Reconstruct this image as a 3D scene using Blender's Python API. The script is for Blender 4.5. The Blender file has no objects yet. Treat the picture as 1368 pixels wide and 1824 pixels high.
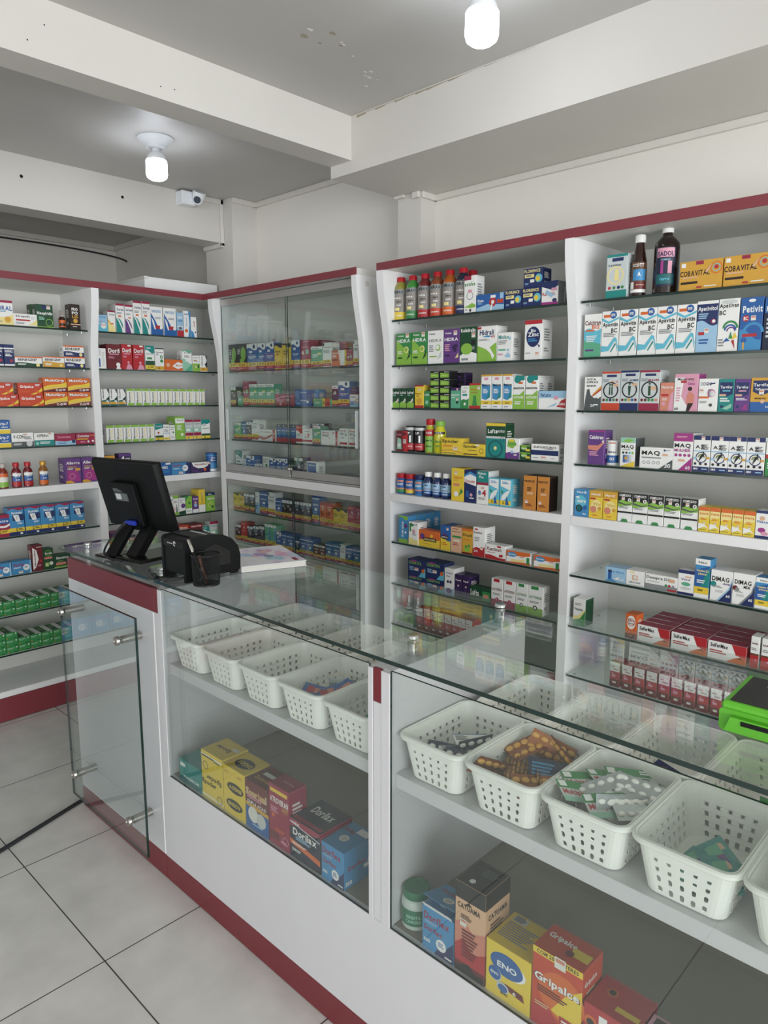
import bpy, bmesh, math, random
from mathutils import Vector, Matrix
random.seed(7)
C = bpy.context.collection
SC = bpy.context.scene
R = math.radians

# ------------------------------------------------------------------ camera, light, exposure
cam_d = bpy.data.cameras.new('camera')
cam_d.sensor_fit = 'VERTICAL'
cam_d.sensor_height = 24.0
cam_d.lens = 24.0 * 1285.35 / 1824.0
cam_d.clip_start = 0.02
cam = bpy.data.objects.new('camera', cam_d)
C.objects.link(cam)
cam.location = (0, 0, 1.55)
cam.rotation_euler = (R(90 - 8.974), 0, R(43.845))
SC.camera = cam

SC.view_settings.view_transform = 'Standard'
SC.view_settings.look = 'None'
SC.view_settings.gamma = 1.0
SC.view_settings.use_curve_mapping = False
SC.view_settings.exposure = -0.17

DAYLIGHT = 100.0     # the open shop front, behind the camera
SIDELIGHT = 330.0    # second opening of the shop front
BULB = 30.0          # emission of the LED bulbs
SKY = 1.2

w = bpy.data.worlds.new('daylight'); SC.world = w
w.use_nodes = True
nt = w.node_tree
bg = nt.nodes['Background']
bg.inputs['Color'].default_value = (0.86, 0.92, 1.0, 1)
bg.inputs['Strength'].default_value = SKY

def area_light(name, loc, rot, sx, sy, energy, col):
    l = bpy.data.lights.new(name, 'AREA')
    l.shape = 'RECTANGLE'; l.size = sx; l.size_y = sy
    l.energy = energy; l.color = col
    o = bpy.data.objects.new(name, l); C.objects.link(o)
    o.location = loc; o.rotation_euler = rot
    return o
area_light('shop_front_daylight', (0.35, -4.9, 1.3), (R(90), 0, 0), 7.0, 2.4, DAYLIGHT, (1.0, 0.985, 0.96))
area_light('side_door_daylight', (4.42, -0.6, 1.3), (R(90), 0, R(90)), 4.4, 2.4, SIDELIGHT, (0.95, 0.98, 1.0))

SC.cycles.max_bounces = 9
SC.cycles.diffuse_bounces = 5
SC.cycles.glossy_bounces = 4
SC.cycles.transmission_bounces = 6
SC.cycles.transparent_max_bounces = 40
SC.cycles.caustics_reflective = False
SC.cycles.caustics_refractive = False
SC.cycles.sample_clamp_indirect = 6.0

# ------------------------------------------------------------------ materials
def srgb(h):
    out = []
    for i in (0, 2, 4):
        c = int(h[i:i + 2], 16) / 255.0
        out.append(c / 12.92 if c <= 0.04045 else ((c + 0.055) / 1.055) ** 2.4)
    return out
MATS = {}
def mat(name, hexcol, rough=0.5, metal=0.0, noise=0.05, scale=30.0, bump=0.0, spec=0.5, emit=0.0, coat=0.0):
    if name in MATS: return MATS[name]
    m = bpy.data.materials.new(name); m.use_nodes = True
    n = m.node_tree; b = n.nodes['Principled BSDF']
    c = srgb(hexcol)
    b.inputs['Roughness'].default_value = rough
    b.inputs['Metallic'].default_value = metal
    b.inputs['Specular IOR Level'].default_value = spec
    b.inputs['Coat Weight'].default_value = coat
    if emit:
        b.inputs['Emission Color'].default_value = (*c, 1)
        b.inputs['Emission Strength'].default_value = emit
    tc = n.nodes.new('ShaderNodeTexCoord')
    ns = n.nodes.new('ShaderNodeTexNoise'); ns.inputs['Scale'].default_value = scale
    ns.inputs['Detail'].default_value = 3.0
    n.links.new(tc.outputs['Object'], ns.inputs['Vector'])
    rp = n.nodes.new('ShaderNodeMix'); rp.data_type = 'RGBA'
    lo = [max(0, v * (1 - noise)) for v in c]; hi = [min(1, v * (1 + noise)) for v in c]
    rp.inputs[6].default_value = (*lo, 1); rp.inputs[7].default_value = (*hi, 1)
    n.links.new(ns.outputs['Fac'], rp.inputs[0])
    n.links.new(rp.outputs[2], b.inputs['Base Color'])
    if bump:
        bp = n.nodes.new('ShaderNodeBump'); bp.inputs['Strength'].default_value = bump
        bp.inputs['Distance'].default_value = 0.002
        n.links.new(ns.outputs['Fac'], bp.inputs['Height'])
        n.links.new(bp.outputs['Normal'], b.inputs['Normal'])
    MATS[name] = m
    return m
PAL = dict(W='f0f0ec', OW='e4e2d8', LG='ccd0ce', G='8a8e90', DG='4e5456', K='191a1c', R='c4242c', CR='a61c44', DR='741a24',
           OR='e6641e', AM='d4842c', ORR='d63e1e', PE='e2b088', Y='eecb2a', GO='dca028', LY='f2e08a', LI='86c03a', GN='2c9044', DGN='124a2a',
           MG='90ccb0', MT='54b088', TE='128e88', DT='0c666a', CY='58c0da', LB='98c6e6', SB='3890cc', B='2060b0', NB='1a2c68',
           DN='141e3e', P='683a8c', DP='361f58', MA='ae2e8a', PK='e49ab4', SA='de846c', BR='684226', DB='2c1812', SV='c9d1d1')
for _k, _h in list(PAL.items()):       # printed card is duller than pure ink
    _c = [int(_h[i:i + 2], 16) for i in (0, 2, 4)]; _g = .3 * _c[0] + .59 * _c[1] + .11 * _c[2]
    PAL[_k] = '%02x%02x%02x' % tuple(int(.96 * (.85 * v + .15 * _g)) for v in _c)
def paint(code):
    return mat('print_' + code, PAL[code], rough=0.42, noise=0.04, scale=60)

def glass_mat(name, tint, edge=False, ior=1.5, rough=0.0, boost=1.0):
    m = bpy.data.materials.new(name); m.use_nodes = True
    n = m.node_tree; n.nodes.remove(n.nodes['Principled BSDF'])
    out = n.nodes['Material Output']
    tr = n.nodes.new('ShaderNodeBsdfTransparent'); tr.inputs['Color'].default_value = (*tint, 1)
    gl = n.nodes.new('ShaderNodeBsdfGlossy'); gl.inputs['Roughness'].default_value = rough
    gl.inputs['Color'].default_value = (0.95, 1.0, 0.98, 1)
    fr = n.nodes.new('ShaderNodeFresnel')
    # a thin pane does not bend light: the ray leaving it meets the same index as the ray entering it
    ge = n.nodes.new('ShaderNodeNewGeometry'); mi = n.nodes.new('ShaderNodeMath'); mi.operation = 'MULTIPLY_ADD'
    mi.inputs[1].default_value = 1.0 / ior - ior; mi.inputs[2].default_value = ior
    n.links.new(ge.outputs['Backfacing'], mi.inputs[0]); n.links.new(mi.outputs[0], fr.inputs['IOR'])
    mu = n.nodes.new('ShaderNodeMath'); mu.operation = 'MULTIPLY'; mu.use_clamp = True
    mu.inputs[1].default_value = boost
    mx = n.nodes.new('ShaderNodeMixShader')
    tc = n.nodes.new('ShaderNodeTexCoord'); ns = n.nodes.new('ShaderNodeTexNoise'); ns.inputs['Scale'].default_value = 3
    df = n.nodes.new('ShaderNodeBsdfDiffuse'); df.inputs['Color'].default_value = (0.75, 0.82, 0.8, 1)
    dm = n.nodes.new('ShaderNodeMath'); dm.operation = 'MULTIPLY'; dm.inputs[1].default_value = 0.025
    mx2 = n.nodes.new('ShaderNodeMixShader')
    n.links.new(tc.outputs['Object'], ns.inputs['Vector'])
    n.links.new(ns.outputs['Fac'], dm.inputs[0])
    n.links.new(dm.outputs[0], mx2.inputs[0])
    n.links.new(fr.outputs[0], mu.inputs[0])
    n.links.new(mu.outputs[0], mx.inputs[0])
    n.links.new(tr.outputs[0], mx.inputs[1]); n.links.new(gl.outputs[0], mx.inputs[2])
    n.links.new(mx.outputs[0], mx2.inputs[1]); n.links.new(df.outputs[0], mx2.inputs[2])
    n.links.new(mx2.outputs[0], out.inputs['Surface'])
    MATS[name] = m
    return m
M_glass = glass_mat('clear_glass', (0.955, 0.975, 0.965))
M_panel = glass_mat('panel_glass', (0.89, 0.915, 0.905))
M_door = glass_mat('door_glass', (0.93, 0.955, 0.945))
M_shelfglass = glass_mat('shelf_glass', (0.94, 0.97, 0.955))
M_edge = mat('glass_edge', '1c2f2b', rough=0.12, noise=0.2, scale=12)
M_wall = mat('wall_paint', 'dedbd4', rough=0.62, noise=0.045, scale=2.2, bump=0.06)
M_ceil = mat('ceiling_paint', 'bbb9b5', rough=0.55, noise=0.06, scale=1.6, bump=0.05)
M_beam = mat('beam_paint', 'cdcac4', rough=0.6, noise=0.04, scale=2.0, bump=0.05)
M_white = mat('white_melamine', 'e6e6e6', rough=0.38, noise=0.02, scale=18, bump=0.015)
M_counter = mat('grey_white_melamine', 'c9c9cc', rough=0.36, noise=0.02, scale=14)
M_inner = mat('white_melamine_panel', 'd6d5d0', rough=0.45, noise=0.02, scale=9)
M_red = mat('red_melamine', '7c343c', rough=0.36, noise=0.06, scale=8)
M_redc = mat('dark_red_melamine', '70242c', rough=0.34, noise=0.06, scale=8)
M_alu = mat('aluminium', 'b9b7b4', rough=0.38, metal=0.55, noise=0.04)
M_chrome = mat('chrome', 'd8d8d8', rough=0.16, metal=1.0, noise=0.02)
M_steel = mat('brushed_steel', 'b4b0aa', rough=0.34, metal=1.0, noise=0.08, scale=80)
M_black = mat('black_plastic', '0b0c0d', rough=0.45, noise=0.12, scale=40, bump=0.01, spec=0.22)
M_blackg = mat('black_gloss_plastic', '0a0b0c', rough=0.2, noise=0.1, spec=0.35)
M_basket = mat('white_basket_plastic', 'ecece6', rough=0.34, noise=0.02)
M_conduit = mat('conduit_plastic', 'd2cfc8', rough=0.5)
M_rubber = mat('black_rubber', '1d1f21', rough=0.55)
M_lampw = mat('lamp_porcelain', 'e4e8ec', rough=0.35)

def floor_mat():
    m = bpy.data.materials.new('floor_tiles'); m.use_nodes = True
    n = m.node_tree; b = n.nodes['Principled BSDF']
    tc = n.nodes.new('ShaderNodeTexCoord')
    br = n.nodes.new('ShaderNodeTexBrick')
    br.offset = 0.0; br.squash = 1.0
    mp = n.nodes.new('ShaderNodeMapping')
    mp.inputs['Location'].default_value = (1.802, -0.753, 0)
    n.links.new(tc.outputs['Object'], mp.inputs['Vector'])
    n.links.new(mp.outputs[0], br.inputs['Vector'])
    br.inputs['Scale'].default_value = 1.0
    br.inputs['Brick Width'].default_value = 0.589
    br.inputs['Row Height'].default_value = 0.589
    br.inputs['Mortar Size'].default_value = 0.0022
    br.inputs['Mortar Smooth'].default_value = 0.2
    br.inputs['Color1'].default_value = (*srgb('d8d6d2'), 1)
    br.inputs['Color2'].default_value = (*srgb('dcdad6'), 1)
    br.inputs['Mortar'].default_value = (*srgb('4c4a48'), 1)
    ns = n.nodes.new('ShaderNodeTexNoise'); ns.inputs['Scale'].default_value = 7; ns.inputs['Detail'].default_value = 8
    n.links.new(tc.outputs['Object'], ns.inputs['Vector'])
    mx = n.nodes.new('ShaderNodeMix'); mx.data_type = 'RGBA'; mx.blend_type = 'MULTIPLY'
    mx.inputs[0].default_value = 1.0
    cr = n.nodes.new('ShaderNodeMapRange')
    cr.inputs[1].default_value = 0.3; cr.inputs[2].default_value = 0.75
    cr.inputs[3].default_value = 0.86; cr.inputs[4].default_value = 1.06
    n.links.new(ns.outputs['Fac'], cr.inputs[0])
    n.links.new(br.outputs['Color'], mx.inputs[6]); n.links.new(cr.outputs[0], mx.inputs[7])
    n.links.new(mx.outputs[2], b.inputs['Base Color'])
    b.inputs['Roughness'].default_value = 0.42
    return m
M_floor = floor_mat()

# ------------------------------------------------------------------ mesh helpers
class MB:
    """collects geometry with a material per face, then links it as ONE mesh object"""
    def __init__(s): s.v = []; s.f = []; s.m = []; s.mats = []; s.T = None
    def mi(s, m):
        if m not in s.mats: s.mats.append(m)
        return s.mats.index(m)
    def add(s, vs, fs, m):
        o = len(s.v); k = s.mi(m)
        for p in vs:
            p = Vector(p)
            if s.T is not None: p = s.T @ p
            s.v.append(p)
        for f in fs: s.f.append([i + o for i in f]); s.m.append(k)
    def box(s, a, b, m, ch=0.0, edge=None, edir=None):
        """axis-aligned box from a to b, edges chamfered by ch; edge = another material for the four narrow sides (or only those facing edir)"""
        bm = bmesh.new(); bmesh.ops.create_cube(bm, size=1.0)
        for v in bm.verts:
            v.co = Vector([a[i] + (v.co[i] + .5) * (b[i] - a[i]) for i in range(3)])
        if ch > 0:
            bmesh.ops.bevel(bm, geom=bm.edges[:] , offset=ch, segments=1, affect='EDGES')
        bm.verts.index_update()
        vs = [v.co.copy() for v in bm.verts]
        if edge is None:
            s.add(vs, [[v.index for v in f.verts] for f in bm.faces], m)
        else:
            d = [b[i] - a[i] for i in range(3)]; ax = d.index(min(d))
            o = len(s.v)
            big = []; small = []
            bm.normal_update()
            for f in bm.faces:
                (big if abs(f.normal[ax]) > .8 or (edir is not None and f.normal.dot(Vector(edir)) < .3) else small).append([v.index for v in f.verts])
            s.add(vs, big, m)
            k = s.mi(edge)
            for f in small: s.f.append([i + o for i in f]); s.m.append(k)
        bm.free()
    def poly(s, pts, m): s.add(pts, [list(range(len(pts)))], m)
    def prism(s, pts, axis, a, b, m):
        """2D outline pts extruded along axis (0,1,2) from a to b"""
        def mk(p, t):
            q = [p[0], p[1]]; q.insert(axis, t); return q
        n = len(pts)
        vs = [mk(p, a) for p in pts] + [mk(p, b) for p in pts]
        fs = [list(range(n - 1, -1, -1)), list(range(n, 2 * n))] + [[i, (i + 1) % n, n + (i + 1) % n, n + i] for i in range(n)]
        if axis == 1: fs = [f[::-1] for f in fs]
        s.add(vs, fs, m)
    def lathe(s, prof, m, seg=20, c=(0, 0, 0), a0=0, a1=360):
        full = (a1 - a0) >= 359.9
        n = seg if full else seg + 1
        vs = []
        for (r, z) in prof:
            for i in range(n):
                a = R(a0 + (a1 - a0) * i / seg)
                vs.append((c[0] + r * math.cos(a), c[1] + r * math.sin(a), c[2] + z))
        fs = []
        for j in range(len(prof) - 1):
            for i in range(n if full else n - 1):
                k = (i + 1) % n
                fs.append([j * n + i, j * n + k, (j + 1) * n + k, (j + 1) * n + i])
        if full:
            if prof[0][0] > 1e-6: fs.append([i for i in range(n)][::-1])
            if prof[-1][0] > 1e-6: fs.append([(len(prof) - 1) * n + i for i in range(n)])
        s.add(vs, fs, m)
    def tube(s, pts, r, m, seg=8):
        pts = [Vector(p) for p in pts]; n = len(pts); vs = []
        for i, p in enumerate(pts):
            t = (pts[min(i + 1, n - 1)] - pts[max(i - 1, 0)]).normalized()
            up = Vector((0, 0, 1)) if abs(t.z) < .95 else Vector((1, 0, 0))
            x = t.cross(up).normalized(); y = t.cross(x).normalized()
            for k in range(seg):
                a = 2 * math.pi * k / seg
                vs.append(p + x * (r * math.cos(a)) + y * (r * math.sin(a)))
        fs = [[i * seg + k, i * seg + (k + 1) % seg, (i + 1) * seg + (k + 1) % seg, (i + 1) * seg + k] for i in range(n - 1) for k in range(seg)]
        fs += [list(range(seg))[::-1], [(n - 1) * seg + k for k in range(seg)]]
        s.add(vs, fs, m)
    def mesh(s, name, smooth=False):
        me = bpy.data.meshes.new(name)
        me.from_pydata([tuple(p) for p in s.v], [], s.f)
        for m in s.mats: me.materials.append(m)
        me.polygons.foreach_set('material_index', s.m)
        if smooth: me.polygons.foreach_set('use_smooth', [True] * len(s.f))
        me.update()
        return me
    def build(s, name, parent=None, loc=None, rot=None, smooth=False):
        me = s.mesh(name, smooth)
        if smooth: me.set_sharp_from_angle(angle=R(38))
        o = bpy.data.objects.new(name, me); C.objects.link(o)
        if parent is not None: o.parent = parent
        if loc is not None: o.location = loc
        if rot is not None: o.rotation_euler = rot
        return o
def tag(o, label, cat, group=None):
    o['label'] = label; o['category'] = cat
    if group: o['group'] = group
    return o
def structure(o): o['kind'] = 'structure'; return o
def empty(name, loc=(0, 0, 0), rz=0.0):
    o = bpy.data.objects.new(name, None); C.objects.link(o)
    o.location = loc; o.rotation_euler = (0, 0, rz); o.empty_display_size = .05
    return o
def dup(o, parent=None):
    c = o.copy(); C.objects.link(c)
    if parent is not None: c.parent = parent
    for ch in list(o.children): dup(ch, c)
    return c
def bx(name, a, b, m, parent=None, ch=0.0, edge=None):
    q = MB(); q.box(a, b, m, ch, edge); return q.build(name, parent)

# ------------------------------------------------------------------ lettering: every glyph once, as flat triangles
GLY = {}
def make_glyphs(chars, off, key):
    obs = []
    for ch in chars:
        cu = bpy.data.curves.new('glyph', 'FONT'); cu.body = ch; cu.size = 1.0; cu.offset = off; cu.resolution_u = 2
        o = bpy.data.objects.new('glyph', cu); C.objects.link(o); obs.append((ch, o))
    dg = bpy.context.evaluated_depsgraph_get(); dg.update()
    for ch, o in obs:
        me = o.evaluated_get(dg).to_mesh()
        v = [(p.co.x, p.co.y) for p in me.vertices]; f = [list(p.vertices) for p in me.polygons]
        if v: GLY[key, ch] = (v, f, min(p[0] for p in v), max(p[0] for p in v))
        o.evaluated_get(dg).to_mesh_clear()
    for ch, o in obs:
        cu = o.data; bpy.data.objects.remove(o); bpy.data.curves.remove(cu)
ALNUM = 'ABCDEFGHIJKLMNOPQRSTUVWXYZabcdefghijklmnopqrstuvwxyz0123456789-+.*'
make_glyphs(ALNUM, 0.03, 'n'); make_glyphs(ALNUM, 0.05, 'b')
def text2d(s, key='n', gap=.06):
    vs = []; fs = []; x = 0.0
    for ch in s:
        if ch in '_ ': x += .3; continue
        g = GLY.get((key, ch))
        if g is None: continue
        o = len(vs)
        for p in g[0]: vs.append((p[0] - g[2] + x, p[1]))
        fs += [[i + o for i in f] for f in g[1]]
        x += g[3] - g[2] + gap
    return vs, fs, max(x - gap, .01)
def fit_text(s, cx, cy, w_, h_, rot=0, key='n', ref=None):
    """triangles of s fitted into a w_ x h_ cell centred at cx, cy; rot in degrees"""
    vs, fs, tw = text2d(s, key)
    if not vs: return [], []
    y0 = min(p[1] for p in vs); y1 = max(p[1] for p in vs)
    sx = w_ / tw; sy = h_ / max(y1 - y0, .1)
    if sx > sy * 1.75: sx = sy * 1.75
    if sy > sx * 1.9: sy = sx * 1.9
    ca, sa = math.cos(R(rot)), math.sin(R(rot)); out = []
    for p in vs:
        a = (p[0] - tw / 2) * sx; b = (p[1] - (y0 + y1) / 2) * sy
        out.append((cx + a * ca - b * sa, cy + a * sa + b * ca))
    return out, fs
# ------------------------------------------------------------------ the room
CEIL = 2.67
def slab(name, a, b, m): return structure(bx(name, a, b, m))
slab('floor', (-5.6, -5.3, -.1), (4.9, 3.0, 0), M_floor)
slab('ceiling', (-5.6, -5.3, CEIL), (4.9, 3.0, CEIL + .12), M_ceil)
slab('wall_left', (-5.52, -5.2, 0), (-5.37, 2.68, CEIL), M_wall)
slab('wall_back', (-5.52, 2.68, 0), (4.85, 2.85, CEIL), M_wall)
q = MB(); q.box((-2.36, 2.65, 0), (4.7, 2.68, 2.455), M_wall); structure(q.build('wall_back_lining'))
# shop front: piers and lintel around the open front; the right wall is open towards the street too
q = MB()
q.box((-5.52, -5.2, 0), (-3.3, -5.05, CEIL), M_wall); q.box((4.0, -5.2, 0), (4.85, -5.05, CEIL), M_wall)
q.box((-3.3, -5.2, 2.52), (4.0, -5.05, CEIL), M_wall)
structure(q.build('wall_front'))
q = MB()
q.box((4.7, -5.2, 0), (4.85, -2.9, CEIL), M_wall); q.box((4.7, 1.7, 0), (4.85, 2.85, CEIL), M_wall)
q.box((4.7, -2.9, 2.52), (4.85, 1.7, CEIL), M_wall)
structure(q.build('wall_right'))
# beams, pillars
def holed_beam(name, a, b, holes, hr=.008):
    q = MB(); q.box(a, b, M_beam)
    for y, z in holes:
        q.poly([(b[0] + .0006, y + hr * math.cos(k * .7854), z + hr * math.sin(k * .7854)) for k in range(8)], M_black)
    return structure(q.build(name))
holed_beam('beam_middle', (-2.38, -5.05, 2.503), (-2.255, 2.157, CEIL), [(.95, 2.60), (1.36, 2.545), (.9, 2.545), (1.31, 2.54)], .0022)
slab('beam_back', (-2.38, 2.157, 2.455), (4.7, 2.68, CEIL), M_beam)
holed_beam('beam_left', (-3.86, -5.05, 2.435), (-3.70, 2.507, CEIL), [(1.405, 2.574), (1.902, 2.575)])
slab('pillar_left', (-3.88, 2.507, 0), (-3.605, 2.68, CEIL), M_beam)
slab('pillar_back', (-2.36, 2.55, 0), (-2.222, 2.65, 2.455), M_beam)
# cable conduits along the corners
def conduit(name, segs):
    q = MB()
    for a, b in segs: q.box(a, b, M_conduit, .003)
    return structure(q.build(name))
conduit('trim_1', [((-2.222, 2.632, 2.428), (4.7, 2.65, 2.455)), ((-2.222, 2.55, 2.428), (-2.206, 2.65, 2.455)), ((-2.262, 2.53, 2.428), (-2.222, 2.55, 2.455)), ((-2.37, 2.53, 2.442), (-2.31, 2.55, 2.455))])
conduit('trim_2', [((-3.605, 2.66, 2.642), (-2.38, 2.68, 2.67)), ((-3.605, 2.507, 2.642), (-3.588, 2.68, 2.67)), ((-3.70, 2.30, 2.642), (-3.684, 2.507, 2.67)),
                   ((-3.72, 2.487, 2.43), (-3.70, 2.507, 2.67)), ((-3.70, 2.487, 2.415), (-3.684, 2.507, 2.67)), ((-3.88, 2.487, 2.41), (-3.684, 2.507, 2.435))])
conduit('trim_3', [((-5.37, -5.05, 2.635), (-5.345, 2.68, 2.67)), ((-5.37, 2.655, 2.635), (-3.88, 2.68, 2.67))])
# flaking paint on the ceiling and the beam edge: thin scuffs with a shape of their own
M_scuff = mat('bare_plaster', 'a39a88', rough=.8, noise=.25, scale=60)
M_flake = mat('paint_flake', 'e9e7e0', rough=.7)
q = MB()
random.seed(3)
for (x, y, n_, s_) in ((-1.86, 1.66, 7, .016), (-1.92, 1.86, 4, .012), (-1.97, 2.0, 4, .012)):
    for i in range(n_):
        cx = x + random.uniform(-.05, .05); cy = y + random.uniform(-.08, .08); r = random.uniform(.25, 1) * s_; a = random.uniform(0, 6)
        q.poly([(cx + r * (1 + .4 * (k % 2)) * math.cos(a + k) * .5, cy + r * math.sin(a + k), CEIL - .0008) for k in range(6)], random.choice([M_scuff, M_flake]))
for i in range(16):
    x = -2.2 + i * .052; r = random.uniform(.002, .012) * (1 - i / 20)
    q.poly([(x - .026, 2.1562, CEIL - .004), (x - .02, 2.1562, CEIL - .004 - r), (x + .03, 2.1562, CEIL - .004 - r * .6), (x + .03, 2.1562, CEIL - .004)], M_scuff)
structure(q.build('trim_4'))

# ------------------------------------------------------------------ shelving units
def smooth(t): t = max(0, min(1, t)); return t * t * (3 - 2 * t)
def side_profile(front, back, top, lip):
    """outline of an upright: straight below, its front edge sweeping out by lip under the red cornice"""
    pts = [(back, 0), (front, 0)]
    for i in range(13):
        z = 1.72 + (top - 1.72) * i / 12
        pts.append((front + lip * smooth((z - 1.72) / (top - 1.72)) ** 1.0, z))
    pts.append((back, top)); return pts
def peg_pair(sh, pts):
    for p in pts:
        q = MB(); q.lathe([(.004, -.006), (.004, 0)], M_steel, 8, p); q.build('shelf_peg', sh)
TOP = 2.083
def shelf_unit(name, label, axis, front, back, ends, uprights, shelves, lip=-.048, cornice_to=None):
    """axis 'Y': faces -Y, runs along X; axis 'X': faces +X, runs along Y"""
    root = empty(name, ((ends[0] + ends[1]) / 2, (front + back) / 2, 0) if axis == 'Y' else ((front + back) / 2, (ends[0] + ends[1]) / 2, 0))
    off = Vector(root.location)
    sgn = 1 if axis == 'Y' else -1      # direction from the front towards the back
    def B(nm, u0, u1, d0, d1, z0, z1, m, ch=.0012, edge=None, par=root):
        d0, d1 = min(d0, d1), max(d0, d1)
        a, b = ((u0, d0, z0), (u1, d1, z1)) if axis == 'Y' else ((d0, u0, z0), (d1, u1, z1))
        q = MB(); q.T = Matrix.Translation(-off); q.box(a, b, m, ch, edge, (0, -1, 0) if axis == 'Y' else (1, 0, 0))
        return q.build(nm, par)
    B('back_panel', ends[0] + .002, ends[1] - .002, back, back + sgn * .015, .1, TOP, M_inner)
    lipf = front + (lip if axis == 'Y' else -lip)
    B('top_board', ends[0], ends[1], lipf + sgn * .004, back + sgn * .015, TOP, TOP + .028, M_inner)
    c1 = cornice_to if cornice_to else ends[1]
    B('cornice', ends[0], c1, lipf, lipf + sgn * .004, TOP - .002, TOP + .03, M_red, .0008)
    for (u0, u1) in uprights:
        pr = side_profile(0, abs(back - front), TOP, lip)
        q = MB(); q.T = Matrix.Translation(-off)
        if axis == 'Y': q.prism([(front + a, b) for a, b in pr], 0, u0, u1, M_white)
        else:
            q.prism([(front - a, b) for a, b in pr], 1, u0, u1, M_white)
        q.build('upright', root)
    for (u0, u1, zs, kind) in shelves:
        if kind == 'glass':
            s = B('glass_shelf', u0 + .006, u1 - .006, front + sgn * .003, back - sgn * .002, zs - .008, zs, M_shelfglass, .0006, M_edge)
            q0 = u0 + .016 if axis == 'Y' else u1 - .016
            for dd in (.05, .22):
                p = (q0, front + dd, zs - .008) if axis == 'Y' else (front - dd, q0, zs - .008)
                q = MB(); q.T = Matrix.Translation(-off); q.lathe([(.004, -.006), (.004, 0)], M_steel, 8, p); q.build('shelf_peg', s)
        elif kind == 'thick':
            B('shelf_board', u0, u1, front, back, zs - .033, zs, M_white)
        elif kind == 'base':
            B('base_board', u0, u1, front + sgn * .004, back, zs - .03, zs, M_white)
            B('kick_board', u0, u1, front, front + sgn * .018, .004, zs - .031, M_red, .0015)
    return root
ZL = [1.882, 1.697, 1.511, 1.321, .90, .712, .52, .33]
left_sh = []
for (a, b) in ((-1.62, -.86), (-.82, -.06), (-.02, .78), (.82, 1.637), (1.675, 2.50)):
    left_sh += [(a, b, z, 'glass') for z in ZL] + [(a, b, 1.128, 'thick'), (a, b, .151, 'base')]
u = shelf_unit('wall_shelving', '', 'X', -3.60, -3.92, (-1.66, 2.54), [(-1.66, -1.62), (-.86, -.82), (-.06, -.02), (.78, .82), (1.637, 1.675), (2.50, 2.54)], left_sh, cornice_to=2.27)
tag(u, 'white open shelving with red cornice and green cartons low down', 'shelving unit')
ZR = [1.879, 1.689, 1.508, 1.320, .915, .725, .535, .345]
right_sh = []
for (a, b) in ((-2.185, -1.328), (-1.292, -.435)):
    right_sh += [(a, b, z, 'glass') for z in ZR] + [(a, b, 1.131, 'thick'), (a, b, .151, 'base')]
u = shelf_unit('wall_shelving', '', 'Y', 2.315, 2.639, (-2.223, -.397), [(-2.223, -2.185), (-1.328, -1.292), (-.435, -.397)], right_sh)
tag(u, 'white open shelving with red cornice holding sports drinks and brown bottles', 'shelving unit')
# the small white box lying on top of the left unit
q = MB(); q.box((-.17, -.26, 0), (.17, .20, .092), M_white, .002)
q.box((-.172, -.262, .078), (.172, -.240, .094), M_inner, .001)
o = q.build('storage_crate'); o.location = (-3.92, 2.29, TOP + .0285)
tag(o, 'long white crate lying on top of the red-corniced shelving beside the pillar', 'crate')

# ------------------------------------------------------------------ glass-door cabinet
GX0, GX1 = -3.512, -2.347
g = empty('display_cabinet', ((GX0 + GX1) / 2, 2.48, 0)); go = Vector(g.location)
tag(g, 'white medicine cabinet with sliding glass doors and red cornice in the corner', 'cabinet')
def gb(nm, a, b, m, ch=.0012, edge=None, par=None):
    q = MB(); q.T = Matrix.Translation(-go); q.box(a, b, m, ch, edge, (0, -1, 0) if nm == 'glass_shelf' else None); return q.build(nm, par or g)
gb('back_panel', (GX0 + .002, 2.64, .1), (GX1 - .002, 2.655, TOP), M_inner)
gb('top_board', (-3.548, 2.271, TOP), (GX1, 2.655, TOP + .028), M_inner)
gb('cornice', (-3.548, 2.266, TOP - .002), (GX1 + .002, 2.271, TOP + .03), M_red, .0008)
for (u0, u1) in ((GX0, GX0 + .04), (GX1 - .031, GX1)):
    q = MB(); q.T = Matrix.Translation(-go)
    q.prism([(2.315 + a, b) for a, b in side_profile(0, .325, TOP, -.048)], 0, u0, u1, M_white)
    up = q.build('upright', g)
q = MB(); q.T = Matrix.Translation(-go)
q.poly([(GX1 + .0006, 2.335 + .012 * math.cos(k * .5236), 2.05 + .012 * math.sin(k * .5236)) for k in range(12)], M_conduit)
q.build('screw_cover', g)
XI0, XI1 = GX0 + .04, GX1 - .031
gb('middle_board', (XI0, 2.315, 1.099), (XI1, 2.639, 1.138), M_white)
gb('base_board', (XI0, 2.319, .12), (XI1, 2.639, .151), M_white)
gb('kick_board', (XI0, 2.315, .004), (XI1, 2.333, .119), M_red)
for z in (1.697, 1.508, 1.322, .921, .742):
    s = gb('glass_shelf', (XI0 + .03, 2.347, z - .008), (XI1 - .03, 2.636, z), M_shelfglass, .0006, M_edge)
    for x in (XI0 + .045, XI1 - .045):
        q = MB(); q.T = Matrix.Translation(-go); q.lathe([(.004, -.006), (.004, 0)], M_steel, 8, (x, 2.4, z - .008)); q.build('shelf_peg', s)
for x in (XI0 + .06, XI0 + .21):
    q = MB(); q.T = Matrix.Translation(-go); q.box((x - .006, 2.625, 1.876), (x + .006, 2.639, 1.888), M_steel, .001); q.build('shelf_peg', g)
gb('door_track', (XI0, 2.318, 2.045), (XI1, 2.345, TOP - .003), M_alu)
gb('door_track', (XI0, 2.318, 1.139), (XI1, 2.345, 1.147), M_alu)
gb('door_track', (XI0, 2.318, 1.072), (XI1, 2.345, 1.098), M_alu)
gb('door_track', (XI0, 2.318, .152), (XI1, 2.345, .165), M_alu)
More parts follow.
